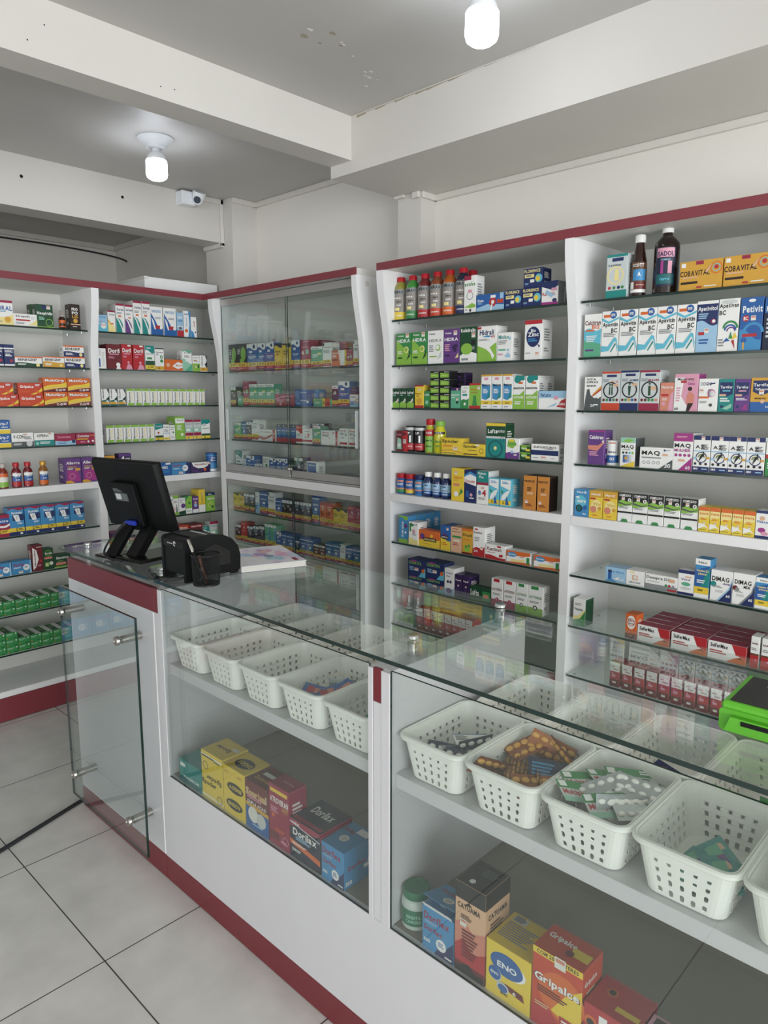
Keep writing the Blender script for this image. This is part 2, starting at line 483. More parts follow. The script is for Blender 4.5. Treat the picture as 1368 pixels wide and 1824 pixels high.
def gdoor(x0, x1, y, z0, z1, rail):
    d = gb('sliding_door', (x0, y, z0), (x1, y + .005, z1), M_door, .0005, M_edge)
    if rail:
        gb('door_rail', (x0 + .001, y - .002, z0 - .012), (x1 - .001, y + .007, z0 + .024), M_alu, .001, None, d)
    return d
d1 = gdoor(XI0 + .002, -2.894, 2.321, 1.16, 2.05, True)
d2 = gdoor(-2.925, XI1 - .002, 2.333, 1.16, 2.05, True)
d3 = gdoor(XI0 + .002, -2.868, 2.321, .172, 1.078, False)
d4 = gdoor(-2.90, XI1 - .002, 2.333, .172, 1.078, False)
M_clear = mat('clear_acrylic', 'c9cfcd', rough=.2, noise=.1)
for d, x, yy in ((d1, -3.437, 2.3135), (d2, -2.41, 2.3255)):
    q = MB(); q.T = Matrix.Translation(-go)
    q.box((x - .009, yy, 1.318), (x - .005, yy + .007, 1.492), M_clear, .001)
    q.box((x + .005, yy, 1.318), (x + .009, yy + .007, 1.492), M_clear, .001)
    q.box((x - .009, yy + .0055, 1.318), (x + .009, yy + .0072, 1.492), M_clear, .0005)
    q.build('door_handle', d)
q = MB(); q.T = Matrix.Translation(-go); q.box((-2.93, 2.312, 1.186), (-2.872, 2.3205, 1.2), M_steel, .002); q.lathe([(.006, 0), (.006, .006)], M_steel, 10, (-2.89, 2.309, 1.19))
q.build('door_lock', d1)

# ------------------------------------------------------------------ carton designs: key | look | base colour | printing
STYLES = r'''goral|white lozenge box with crimson lid band|W|b 90 100 CR;t 50 68 92 20 B GORAL;l 30 50 70 56 1 SB;w 18 46 LY;c 72 22 16 GO;l 8 8 50 16 2
sepsils|white lozenge box with red stripe|W|t 40 78 60 20 K Strepsils;r 10 42 70 54 R;p LY 60 10 100 10 100 60 80 30;o 82 70 6 G;l 8 12 52 30 2
greenback|plain dark green box set back|DGN|b 0 100 GN
neopir|dark green box with lime circle|DGN|t 50 60 92 17 W Neopiridin;r 34 80 78 96 NB;$ 74 88;b 0 4 LI;o 74 22 22 LI;l 12 30 50 46 3 MG
propolis|dark brown box with gold drop|DB|t 48 80 60 12 W PRO;t 48 65 60 12 W PO;t 48 51 60 12 GO LIS;c 50 34 22 GO;b 18 22 PE;l 20 8 80 12 1 W
navyred|small navy box with red drop|NB|b 78 84 W;c 70 25 14 R;b 0 8 W;l 12 42 80 56 2 W;t 50 68 80 12 W RESFENOL
benegripg|white-and-green flat cold-relief box|W|b 88 100 OR;t 45 68 70 26 K BENEGRIP;w 38 34 DGN;c 84 16 7 LY;l 10 10 48 28 2 W
benegripo|white-and-amber flat cold-relief box|W|b 90 100 OR;t 46 70 74 24 K BENEGRIP;w 52 44 GO;c 84 18 7 LY;l 10 12 48 34 2 W
benegripn|white-and-navy flat cold-relief box|W|b 88 100 OR;t 45 70 74 24 K BENEGRIP;w 46 40 NB;c 84 20 8 LY;l 10 12 52 34 3 W
gripalce|orange-red flu box with yellow glow|ORR|p Y 48 0 66 0 100 60 100 30 74 20;t 36 64 56 30 W Gripalce;r 66 66 96 92 R;l 70 70 92 88 3 W;c 78 26 6 OR;l 8 16 50 30 2 OR
multigrip|orange-and-yellow flu box|OR|w 34 70 Y;p DR 0 0 100 0 100 32 60 26 0 8;p PE 0 10 50 30 100 34 100 38 50 35 0 15;T 48 78 82 24 W MultiGrip;t 64 13 26 16 W C-15;l 80 6 97 22 2 W
grip7|blue-and-yellow flu box|B|b 0 30 Y;t 62 70 56 26 W Grip-7;b 30 34 W;l 50 42 92 50 1 W;c 20 60 10 W
vcope|white flat box with grey capsule|W|t 34 72 54 26 K V-COPE;$ 62 84;l 60 50 96 72 3 DG;b 0 36 DG;c 80 22 14 LG;l 8 10 50 24 2 W
aspirina|white-and-teal flat tablet box|W|t 42 78 60 22 DG ASPIRINA;b 0 44 TE;$ 76 90;c 14 20 8 MG;l 28 12 82 32 2 W
coristinl|crimson-and-lilac flat tablet box|CR|t 45 72 64 20 PK Coristina;p LB 0 0 100 0 100 44 50 30 0 40;c 90 30 9 NB;t 34 18 40 16 B Clear
coristinr|crimson flat box with amber stripe|CR|t 36 74 56 22 W Coristina;t 78 76 26 14 GO Grip;r 4 40 60 52 GO;c 60 22 5 W;c 82 26 5 W;l 20 12 50 26 2 PK
allegra|purple-and-magenta syrup box|P|T 50 80 84 15 W Allegra;t 44 66 56 8 GO Pediatrico;p MA 10 10 92 6 80 52 10 52;p GO 0 0 60 0 30 12 0 10;r 62 50 94 60 GO;o 42 28 18 PK;l 14 54 52 60 2 W
crimsg|blue-and-crimson box with yellow strip|CR|b 86 100 CR;b 60 84 B;t 50 72 84 12 W Dextro;w 42 60 W;w 34 50 CR;b 16 32 Y;t 40 24 14 14 K G;l 52 20 92 28 2 K
bluetri|sky-blue powder box with yellow strip|SB|W 92 95 CR;t 56 82 66 9 W Dextroclor;r 26 54 98 76 NB;p W 30 74 66 74 76 50 48 50;r 46 58 60 70 LG;b 14 28 Y;t 50 21 12 13 K G;l 62 17 94 25 2 K;b 0 14 NB;r 70 4 86 10 W;l 56 40 90 46 2 W
dorflexs|pale blue flat tablet strip box|SB|t 38 72 58 24 CR Dorflex;$ 44 14;c 74 46 17 W;l 64 40 84 56 2 B;p LB 90 0 100 0 100 100 94 100;l 8 44 50 54 2 W
neosal|dark red box with white leaf panel|DR|p W 6 6 34 16 60 45 44 80 8 92;v 26 50 16 62 DR Neosaldina;t 70 92 50 4 W adultos;c 78 38 12 R;l 50 16 84 24 2 PK
neosgreen|dark green box with pink pill stripe|DGN|r 14 70 92 90 DGN;o 50 78 30 LI;t 55 76 70 13 W Nevralgex;r 12 50 88 60 SA;c 76 28 18 OW;r 16 14 54 34 LI;$ 34 24
neosflat|dark green flat box with pink stripe|DGN|t 52 72 76 26 W Nevralgex;r 10 20 70 40 SA;b 0 10 LI;l 20 46 70 52 1 LI
alertem|pale cyan allergy box|LB|t 50 86 66 10 SB ALERTEM;b 0 40 CY;c 60 34 26 W;t 56 40 44 10 OR Ped;l 14 54 50 60 2 G
soriney|cream nasal box with amber swoosh|W|b 93 100 CR;t 54 82 70 8 NB Sorine;p LY 0 0 100 0 90 20 40 44 0 66;p GO 0 60 40 38 0 48;r 30 36 74 42 OR
sorinet|white nasal box with teal swoosh|W|b 93 100 CR;t 54 80 78 9 NB Sorine;p TE 0 0 70 0 62 14 26 40 0 52;p TE 10 52 40 42 80 12 78 30 46 46;l 10 62 84 70 2;r 26 54 62 59 OR
sorinep|white nasal box with purple swoosh|W|b 93 100 CR;t 54 82 84 9 NB Sorinem;p P 0 0 70 0 60 14 26 40 0 52;p P 10 52 40 42 86 12 78 30 46 46;l 10 62 84 70 2;r 40 52 72 56 OR
rinoblue|white box with blue diagonal swoosh|W|t 50 84 74 12 SB RINOSORO;p B 0 0 100 0 100 24 60 30 40 50 4 78;p W 8 62 26 50 40 20 30 20 16 40;r 40 22 76 34 R;c 84 26 11 W;l 36 56 92 64 2
ltbluered|light blue box with red base|LB|b 0 26 R;t 50 66 70 9 B SALSEP;l 14 74 86 84 3 W;r 30 30 70 40 DG;b 40 44 W
whiteorange|white box with blue ribbon edge|W|p SB 100 0 100 100 70 100 84 50 60 0;t 40 88 60 7 B nasal;c 34 24 24 OR;v 36 56 18 36 SB rinosol
whitestripe|white box with red lettering|W|v 56 66 26 50 R snif;p SB 0 0 60 0 40 26 0 34;c 78 26 12 NB
bluetube|white box with blue thermometer|W|r 12 8 28 50 B;l 50 10 86 80 6 LG;r 22 64 34 92 LG
dorild|dark red pain-relief box|DR|T 50 74 78 18 W Doril;r 16 58 84 62 PK;p R 60 0 100 0 100 16 84 24;c 76 18 14 W;p W 60 0 96 0 84 14 70 14;l 12 42 56 50 2 PK
dorilr|bright red pain-relief box|R|T 50 76 80 17 W Doril;r 18 60 82 64 PK;c 62 28 11 PK;p PK 34 0 100 0 88 16 70 22 54 20;l 14 46 50 54 2 PK;r 60 92 90 98 W
tealg|white box with teal top corner|W|W 80 70 TE;t 40 90 44 6 W Melb;t 48 66 74 8 G dipirona;b 0 38 DGN;b 4 20 Y;t 30 12 16 10 K G;l 50 8 90 16 2 K;r 16 44 72 52 GN
whitegreenc|white box with green circles|W|b 94 100 DG;t 48 80 80 8 DG Xarope;c 72 60 17 GN;c 72 42 17 GN;c 74 60 8 W;b 2 18 GO;t 40 10 16 10 K G;l 10 66 46 74 2
mucoor|orange flat box with white capsule|OR|p W 40 40 70 80 98 66 98 30 70 16;t 78 50 36 18 OR Mucosolv;c 18 50 10 PE;b 0 8 SA
mintw|white-and-mint inhaler box|W|W 92 92 MT;t 56 88 70 6 DG Bronchis;w 60 36 MG;p MT 20 0 100 0 100 36;l 20 64 84 76 3;r 30 46 70 52 W
limelow|white box with lime lower half|W|b 0 50 LI;t 48 86 72 9 G Ibupril;l 12 58 80 70 2;r 14 68 60 73 OR;r 70 20 88 42 DGN;$ 44 30
greyang|grey-and-white angular box|W|p DG 100 0 100 100 70 100 94 70 70 40 100 0;v 26 66 18 56 K Nimesi;p K 60 46 96 60 90 30;b 4 26 GO;t 40 15 20 10 K G
greyor|grey-white box with orange strip|W|p DT 0 0 100 0 100 60 60 36 0 30;p DG 70 100 100 100 100 70;v 22 70 18 56 K Nisulid;b 8 24 GO;p W 50 28 84 34 96 10 70 24;p K 55 40 100 54 90 34
limeh|white ibuprofen box with lime ends|W|r 0 86 92 100 LI;r 10 0 92 16 LI;v 34 50 26 62 DG Momenta;l 56 24 82 76 6 LY;l 74 6 86 10 1 W
tealyel|teal-topped white box with yellow strip|W|b 62 100 TE;p W 0 62 100 74 100 60 0 50;t 50 84 70 8 W Loratamed;c 40 46 12 R;b 0 30 DGN;b 4 18 Y;t 34 11 16 11 K G
whitesm|small white box with grey print|W|t 50 84 74 9 DG Predni;l 12 50 86 70 3;b 4 18 Y;t 36 11 18 11 K G;b 44 47 SB
whitesm2|small white box with green dot|W|t 50 86 74 9 GN Desal;c 62 52 18 GN;l 12 66 80 76 2;r 14 12 80 24 LG
limetop|tall lime box with white top|LI|b 72 100 W;b 92 100 LI;t 54 84 70 7 GN Ibupril;l 16 40 76 62 4 W;c 70 22 14 W;p W 0 70 100 78 100 72
crimteal|crimson-topped grey-teal box|LG|b 88 100 CR;b 36 60 MG;t 50 78 80 9 TE Celerg;b 18 34 CR;b 2 16 Y;t 36 9 18 11 K G;r 14 42 64 54 W
tealwg|teal-topped box with green script|W|W 70 84 TE;t 50 54 74 9 GN ceterin;l 14 64 60 74 2;b 0 26 DGN;b 2 16 Y;t 36 9 18 11 K G
alegpur|purple box with white arc|DP|p W 16 78 40 96 44 60 62 44 40 44 24 60;l 50 72 94 82 2 W;b 90 100 P
orangef|small orange-topped carton|GO|b 0 80 LI;b 86 92 OR;l 14 30 80 60 3 W
bluerel|blue flat relaxant box|B|t 40 66 70 28 W Miorelax;r 60 84 96 98 W;l 40 20 92 44 3 SB;p SB 0 0 30 0 0 40
dorflexb|blue flat box with white circle|SB|p NB 70 0 100 0 100 100 78 100;t 30 78 50 22 CR Dorflex;c 72 52 15 W;l 62 46 82 60 2 B;$ 48 14;l 8 46 46 54 2 W
neospur|purple flat box with white dome|DP|p W 4 100 96 100 88 62 66 42 36 42 12 66;t 50 80 62 18 CR Neosaldina;c 72 28 7 OR;l 8 10 46 22 2 P;$ 90 84
limetopp|white box with lime top and figure|W|b 84 100 LI;l 12 60 80 74 3;c 60 50 10 DB;p DGN 50 6 76 6 70 44 54 44;b 0 14 LI;p PK 8 20 30 24 30 40 8 40
purpw|white box with purple blot|W|t 50 88 76 8 G Gastrin;c 64 52 34 P;p DGN 0 0 100 0 100 24 0 18;l 12 70 60 78 2
limedk|lime-and-green box|GN|b 0 30 W;p LI 0 30 100 30 100 100 50 100 0 70;c 60 60 20 GN;t 50 14 74 10 GN Digest
purpk|purple children's remedy box|P|c 50 62 20 PE;c 50 46 26 LB;l 14 8 80 16 2 W;t 50 84 74 9 W Kids;b 0 22 W
yelwhite|tall yellow box with white base|Y|b 0 32 W;v 50 62 22 42 DG Luftal;t 40 88 60 5 OR ped;r 14 34 86 38 GO;$ 64 80
limeblue|lime box with blue lid|LI|b 84 100 NB;t 50 91 40 7 W Bebe;t 56 66 74 13 W Hiperal;o 50 32 24 LY;c 72 22 12 DGN
magentaf|magenta box with dark top|MA|b 84 100 DP;p K 0 0 40 0 0 100;l 40 50 90 70 3 PK;t 60 78 60 8 W Annita
redf|orange-red flat carton|ORR|t 50 90 70 8 W Pirox;l 12 60 84 76 2 PE
dredf|dark red flat carton|DR|b 86 94 R;t 30 90 40 8 W Vit;t 72 90 40 8 W Vit;b 48 52 PK
blacklime|black generic box with lime oval|K|e 66 62 26 26 LI;r 30 30 74 44 LI;l 8 60 40 80 3 LG;%;b 0 2 DR
bluewave|blue generic box with white wave top|B|W 84 78 W;c 70 90 12 NB;r 22 66 54 74 W;t 50 52 70 7 W losartana;l 22 42 74 46 1 LB;%
yelgen|yellow generic box with black wave|Y|W 92 86 DN;t 42 70 64 7 K simvast;l 16 54 70 62 2 DG;%;b 0 3 Y
crimgen|crimson generic box|CR|l 30 92 94 96 1 PK;r 54 50 84 66 MG;t 44 76 60 6 PK atenolol;$ 26 56;%
mintgen|mint-green generic box with white lid|MT|b 86 100 W;t 40 92 60 6 DG diclofen;r 60 60 92 70 LY;l 14 46 70 64 3 W;%
whitegen|white generic box with blue base|W|r 4 86 20 98 DN;t 56 80 70 7 DG captopril;l 12 56 84 70 3;o 74 64 12 GN;%
halftone|orange halftone generic box|OR|p W 60 0 88 0 88 100 44 100;D 30 5 70 95 OR;p Y 88 0 100 0 100 100 88 100;t 94 48 10 26 K G;t 28 84 50 12 W Amoxici;l 6 56 36 70 3 W;r 4 36 40 46 DR;b 0 6 R
blackgen|black generic box with white lid|K|b 84 100 W;c 50 92 10 SB;$ 66 54;l 16 60 60 72 2 LG;%
mintlow|low mint-green box|MT|l 12 50 80 80 3 W;b 10 20 GN
crimflat|crimson flat box with pink arc|CR|p PK 0 60 40 80 100 86 100 82 40 72 0 52;l 10 34 60 56 3 PK;r 60 44 76 58 W;c 30 20 6 PK
bluestack|deep blue flat box with white script|B|t 56 82 42 12 W Rogest;t 56 34 42 12 W Rogest;r 0 48 100 51 NB;r 78 20 92 34 W;l 10 10 50 20 2 LB
redblue|blue box with red edge|SB|r 0 0 24 100 CR;r 8 60 20 90 W;l 34 50 84 80 4 LB
mintflat|mint-green flat generic box|MT|t 28 80 46 16 DGN Cetopro;r 50 0 64 100 Y;t 57 50 10 40 K G;r 64 0 90 100 R;l 8 34 40 50 2 W
purpgen|dark purple generic box with white lid|DP|b 86 100 W;t 50 92 50 7 R Nutri;$ 50 70;l 16 56 84 66 2 LG;%
palebox|pale blue-and-white box|LB|b 50 100 W;t 40 80 56 16 B Rosuva;c 86 50 18 GO;c 88 50 12 W;l 10 16 60 36 2 B
bluegen|mid-blue generic box|B|b 84 88 W;t 50 66 74 8 W metform;r 36 44 70 54 W;l 16 34 80 40 2 LB;%
redswoosh|white flat box with red ribbon swoosh|W|p R 0 26 30 10 60 30 80 52 80 60 56 40 30 20 0 36;p SA 0 40 40 20 80 60 80 66 40 30 0 48;t 26 78 36 12 DG Glifage;r 82 0 96 100 R;v 89 50 8 60 W XR;l 40 70 76 84 2
navyred2|navy-and-blue box with red base|B|b 84 100 K;c 54 92 10 W;b 0 26 R;t 50 66 76 7 W sinva;r 24 40 80 52 SB
redwhite|red-and-white box with curve|W|W 70 56 ORR;t 50 88 70 9 W Capox;l 16 40 80 54 2;b 8 26 R
redwhite2|white box with red strip|W|t 46 80 64 8 DG Anlodip;c 60 56 12 SA;b 12 26 R;l 16 34 80 46 2;c 30 54 8 LG
flagylflat|white flat antibiotic box with red end|W|t 26 84 40 14 R Flagyl;l 8 56 50 70 2 K;r 82 0 94 100 R;l 66 74 78 90 2 R;o 86 40 6 W;r 44 46 54 50 R
flagyl|white antibiotic box with red base strip|W|t 44 86 66 12 R Flagyl;l 12 62 60 74 3 DG;c 76 64 10 GN;r 8 10 92 22 R;t 40 48 40 8 DG 250
whiteredf|white flat box with red square|W|t 36 68 46 20 G Lexapr;r 76 20 90 80 R;l 10 26 60 40 2
greengen|dark green generic box|DGN|b 86 100 K;t 46 70 64 8 W fluoxet;%
navygen|dark navy generic box with white lid|DN|b 86 100 W;c 46 93 10 SB;$ 52 58;l 16 66 84 76 2 LB;t 50 82 60 6 W sertral;%
bluewhite|blue gradient box with white frame|W|r 6 8 84 92 B;p SB 6 8 84 8 84 36 6 50;t 46 80 58 8 W Clexan;p W 10 30 60 24 84 32 60 16
orgen|orange generic box|OR|b 88 100 R;$ 50 72;l 16 40 60 60 4 DB;t 50 82 66 6 W predniz;%
redgen|coral red generic box|R|r 12 88 70 94 SA;$ 54 74;l 16 50 80 62 2 SA;%
mintblue|mint-to-blue generic box with white lid|MT|b 88 100 W;c 50 94 9 SB;p SB 60 16 100 16 100 90 80 90;v 30 62 20 44 B cipro;%
dredgen|dark red low generic box|DR|W 84 92 W;t 50 70 66 9 W enala;r 34 40 66 50 W;%
evolve|white box with pale green leaf|W|r 0 88 60 100 CR;t 50 77 90 11 GN evolve;o 50 46 28 G;r 34 54 66 62 PK;p LI 0 16 40 20 70 26 100 20 100 14 60 12;l 10 5 34 10 1;r 48 3 64 10 K;k W
knees|pale blue flat knee-pain box|B|p LB 0 0 100 0 100 30 40 40 0 20;t 16 64 22 16 W Kneez;c 60 50 13 R;c 60 50 6 OW;r 52 74 70 90 W;r 76 40 98 62 ORR;l 6 40 26 52 2 LB;p W 50 0 56 0 60 36 55 36;r 86 66 98 100 LB
florence|navy box with cyan sunburst|NB|c 80 46 19 CY;c 76 44 12 Y;t 46 86 84 16 LY FLORENCE;r 6 52 56 70 LY;l 10 56 52 66 2 NB;r 36 26 58 42 W;l 8 14 30 24 2 LB
plenacal|white box with navy top and pink stripe|W|b 78 100 NB;p NB 0 78 100 78 60 62;t 44 46 80 14 R FLEXICAL;r 60 58 94 70 PK;p LB 30 64 80 40 60 30 20 50;b 0 12 MA;e 80 18 14 8 NB;s G
hidragr|green rehydration box with lime slice|GN|p LI 0 0 100 0 100 30 50 56 0 80;t 50 76 84 11 W HIDRA;$ 74 92;c 68 48 16 LY;c 66 48 11 LI;p DGN 70 14 92 46 92 26;r 10 20 40 25 DGN;l 10 34 44 44 3 W;t 30 92 40 5 W fitlab
hidrawh|white rehydration box with coconut|W|t 50 70 84 9 G HIDRA;c 68 48 16 LI;c 66 49 11 W;r 12 20 60 24 LI;p LG 60 12 90 40 90 20;l 10 34 44 56 4;t 30 90 40 5 DG fitlab
hidrapur|purple rehydration box with grapes|P|t 48 70 86 10 W HIDRA;$ 74 88;c 66 46 12 DP;c 80 50 10 DP;c 74 38 10 DP;p LY 74 14 94 30 94 16;l 8 34 44 56 4 PK;r 10 20 40 25 DP;t 30 88 40 5 W fitlab
rehid|dark green rehydration box|DGN|t 48 90 86 10 W Rehidralin;p W 0 0 100 0 100 24 50 32 0 20;e 40 38 34 16 LI;r 66 48 90 62 K;c 80 40 8 G;$ 80 76;r 10 6 50 12 G
hidrali|white-and-green gut-relief box|W|p LI 0 0 100 0 100 54 50 34 0 46;t 48 82 74 15 NB Hidrali;p SB 24 70 60 68 76 72 50 74;t 80 70 22 7 R 45;l 6 58 70 64 2;p W 44 36 60 44 90 16 80 6 70 22;r 0 92 20 98 R;k W
minilax|white laxative box with pale dots|W|t 44 84 72 14 TE Minilax;c 84 78 9 LB;l 8 56 74 72 3;r 10 36 58 42 MT;c 74 38 8 LB;c 74 24 8 LB;r 56 12 90 22 LB;r 8 20 40 26 PK
biozinc|white box with big navy circle|W|b 90 100 R;e 50 58 40 26 NB;t 50 74 28 8 W Bio;t 50 64 62 11 W Zinc;l 20 44 80 54 2 SB;p NB 76 40 92 34 84 30;l 8 14 40 18 1;$ 74 14
luftal|dark green drops box with lime base|DGN|p LI 0 0 100 0 100 24 40 34 0 24;t 50 78 88 13 W Luftal;p W 40 26 84 50 90 36;$ 70 34;l 10 60 60 66 1 MG
yelred|yellow box with red top and base|Y|b 94 100 CR;b 0 12 R;c 50 30 30 GO;$ 50 80;t 40 62 60 6 DR Flatex;l 16 48 60 54 2 R
luftalm|small green drops box|GN|t 50 80 80 13 W Luftal;c 50 34 28 MG;b 0 10 DGN
limedark|small flat lime-and-black box|K|p LI 6 8 94 8 94 62 6 74;l 16 30 76 40 1 LY;t 70 84 46 14 W Luftal
luftalp|green drops box with purple top|MT|b 86 100 DP;t 50 66 84 8 W simetic;c 70 30 14 DGN;$ 70 44;c 70 92 10 PK;l 10 50 60 56 2 W
purpledk|small flat purple-and-black box|DP|r 10 12 90 88 K;l 20 20 80 60 4 P
whitegr|white box with green base wave|W|w 34 46 GN;t 60 90 60 6 GN flogo;r 20 56 80 64 TE;l 16 68 80 78 2;c 50 20 14 W
limered|lime box with red top and base|LI|b 92 100 R;b 0 12 R;t 50 76 70 8 OR Flatex;p GN 30 12 70 12 60 52 40 52;$ 84 82;l 14 62 80 66 1 R
simety|white simethicone box with teal shield|W|p SB 8 74 92 66 92 34 50 26 8 30;p TE 50 26 92 34 92 60;b 95 100 GO;r 30 84 70 92 PK;t 50 70 84 8 DN simeticona;b 13 24 Y;t 50 18 40 5 K infantil;l 20 4 80 8 1;l 20 44 76 58 3 W
simetg|white simethicone box with green lower half|W|b 0 44 LI;W 98 88 TE;e 40 90 30 12 TE;t 50 64 92 8 K simeticona;t 50 36 84 7 W ANTIGASES;p LI 60 44 100 44 100 58;l 16 12 80 24 2 W;r 50 76 84 82 OR
perlatte|white lactase box with red tag|W|b 62 100 LB;t 26 78 38 20 NB PerLatte;p R 66 16 100 8 100 60 84 50;t 84 30 26 14 W 10.000;p LB 30 10 70 40 60 20;r 56 54 72 72 PK
redgreen|small red-and-green box|DR|t 50 80 70 8 PK Hepa;p MG 10 10 90 10 80 60 20 66;c 50 30 26 OW
redsm|slim red box with barcode|R|r 10 40 80 60 W;l 16 42 74 58 5 K;b 80 92 DR
epocler|tall yellow liver-tonic flat box|Y|t 44 78 78 26 K Epocler;$ 68 38;p GO 0 20 50 26 100 12 100 18 50 32 0 28;r 6 8 70 12 DG;l 8 44 60 58 2 OR
epoclerc|low yellow liver-tonic box|Y|t 36 76 60 30 K Epocler;t 44 46 40 12 K comprimidos;o 84 46 9 K;r 6 10 68 18 K;r 58 86 74 98 W
lufgast|dark green and teal stomach box|DGN|b 0 60 TE;b 92 100 Y;t 34 77 50 12 W Lufta;t 74 77 44 7 W GASTRO;b 56 62 LG;o 84 54 10 NB;e 50 26 40 26 DT;e 50 26 30 20 TE;c 50 28 8 LY
symbrin|white-and-lilac tablet box|W|w 26 36 P;p LI 10 60 50 50 80 70 60 96 20 94;t 46 74 60 13 GN Tamarine;c 46 34 10 LB;l 60 14 90 24 2 W;r 24 84 60 94 Y
greenstk|small flat green-and-yellow box|DGN|e 40 60 30 26 LI;r 56 20 96 48 Y;b 86 100 LI;t 40 56 50 22 W Tamarin
glicer|white flat suppository box with navy band|W|b 34 64 NB;t 50 82 82 13 K SUPOSITORIO;l 50 68 84 74 1 K;t 24 48 0 0 W x;l 8 12 30 20 1;$ 46 18;l 74 12 90 18 1
calmax|tall yellow antacid box with spoon|Y|t 50 73 76 9 OR Calmax;r 16 46 66 54 SA;$ 36 86;p GN 80 40 96 30 60 16;e 40 22 18 8 W;l 14 60 60 66 2 GO;k Y
droxaine|navy-and-white antacid box|NB|p W 0 62 100 52 100 84 50 92 0 78;t 48 66 80 10 R Droxaine;p SB 0 84 50 96 100 86 100 80 50 88 0 78;r 14 16 40 36 B;c 60 24 12 PK;l 44 10 90 16 1 W
mylanta|teal-topped white antacid box|W|b 66 100 TE;t 44 92 66 9 W Mylanta;t 40 82 36 7 W Plus;b 58 66 CR;t 64 34 36 20 R 4;t 26 34 24 14 B e;l 14 12 80 20 2;r 40 46 66 52 PE
bluecurl|blue-and-white suspension box with yellow strip|CY|p W 6 96 94 96 94 60 6 74;p W 10 20 60 30 90 60 60 56 20 40;l 20 80 84 90 2 SB;p GN 10 60 34 54 20 44;b 6 22 Y;t 34 14 14 10 K G;p B 50 8 84 8 60 40
gastrol|tall orange antacid carton|AM|t 44 84 80 11 DB gastrol;l 30 54 70 66 3 DB;$ 26 24;r 30 46 76 52 PE;l 20 10 80 18 2 DR;s DB;k DB
seakal|blue-and-green kelp box|SB|b 0 14 LI;W 92 88 LI;v 40 50 22 58 W Sekabe;c 76 64 18 P;c 74 40 10 W
whiteplant|white herbal box with plant drawing|W|p GN 6 92 30 96 60 84 24 78 30 60 10 56;c 54 60 16 PK;t 62 90 60 6 DG Passif;w 26 24 LY;l 40 40 86 52 3
marac|orange-and-yellow flat calming box|OR|w 36 52 Y;c 18 62 11 P;r 24 36 84 58 DB;t 54 47 52 12 LY MARACUGINA;l 20 14 80 22 1 GO;c 62 70 6 Y
maracbox|blue-and-yellow calming box|B|w 50 40 Y;c 40 60 22 P;r 14 46 76 60 DB;t 45 53 54 8 W MARACUJ;$ 70 88;l 20 20 76 32 2 OR
peachbox|peach box with green band|PE|r 14 58 96 66 GN;t 50 82 76 7 DG Hepatox;l 20 26 80 38 2 CR;r 30 44 84 50 OW;l 16 90 80 94 1 DR
figatil|amber box with green sprig|GO|t 52 74 84 14 DGN Figatil;p LI 20 20 40 40 60 24 84 44 70 14 40 8;c 40 30 10 GN;c 66 34 10 GN;b 0 8 DR;b 92 100 OR;l 16 54 80 58 1 OR
xantb|tall white liver box with red base|W|w 24 36 R;t 40 82 72 8 DR Xantinon;l 14 50 60 66 3;$ 74 30;t 26 18 30 8 W 24;r 14 90 40 95 R
xantinon|white flat liver box with red wave|W|t 42 70 74 26 DR Xantinon;w 28 16 R;r 58 84 78 96 R;c 74 30 6 R;c 82 32 6 R;l 10 42 60 48 1 R
eparema|orange-and-white flat box with blue oval|W|W 50 76 OR;p OR 0 0 100 0 100 20 0 6;e 24 70 20 20 SB;t 24 70 30 18 W Eparema;r 84 8 96 62 GN;$ 66 56;p LY 20 30 76 40 76 20 20 12
calnat|navy flat calming box with cyan leaf|NB|t 42 80 72 20 LI CALNATIVA;p CY 60 0 100 0 100 60;c 88 40 9 OR;r 20 88 50 97 MA;l 10 30 40 56 3 LB;$ 50 44
whitepur|white box with purple pills|W|w 20 30 LB;t 48 82 70 8 P Valery;c 36 50 12 DP;c 64 50 12 DP;e 50 16 30 10 P;l 20 66 76 72 1
purpdk2|dark purple calming box|DP|t 50 76 76 8 W Passif;$ 50 52;l 16 30 80 40 2 P;b 0 10 NB
luftalf|dark green flat drops box|DGN|t 24 60 40 40 W Lufta;r 60 20 96 80 GN;r 66 34 90 60 SA
lactor|white digestive box with red base|W|b 0 26 CR;r 20 88 70 99 R;t 50 62 84 9 DR LACTOGOLD;c 52 26 14 CR;l 14 40 80 48 2;t 50 26 10 6 W 1
lactog|white digestive box with green base|W|b 0 26 LI;r 20 88 70 99 GN;t 50 62 84 9 GN LACTOGOLD;c 50 26 14 K;c 50 26 8 W;l 14 40 80 48 2
redcap|small red box with white brand band|R|b 86 100 ORR;W 78 84 W;b 62 80 W;t 60 72 50 7 CR Neo;r 20 40 60 50 PK;c 30 54 8 PK;b 0 30 DR;r 30 14 66 22 OW
silvert|silver-and-teal supplement box|SV|b 0 18 TE;b 94 100 TE;r 26 84 80 92 NB;o 44 52 40 LY;p LY 38 40 62 40 58 66 42 66;c 18 24 7 R;c 40 24 7 GN;c 62 24 7 NB;c 80 24 7 GN;t 40 76 60 5 DG Lavitan
cobavital|yellow flat vitamin box with swirl|GO|t 36 58 70 19 DB COBAVITAL;o 86 70 14 OR;o 86 70 9 CY;c 86 72 5 R;r 4 80 14 94 W;r 38 86 56 98 CR;r 4 22 44 30 DB;l 60 6 96 12 1 W;r 42 6 54 12 R;l 6 38 60 46 1 PE;p PE 60 60 72 80 76 84 66 56
calcitb12|white-and-teal calcium box|W|w 62 66 CY;p MT 0 0 100 0 100 30 0 40;t 50 80 92 11 DR Calcitran;t 68 70 46 9 OR B12;l 14 34 80 50 4 W;r 10 60 60 64 OR;r 10 14 60 18 P
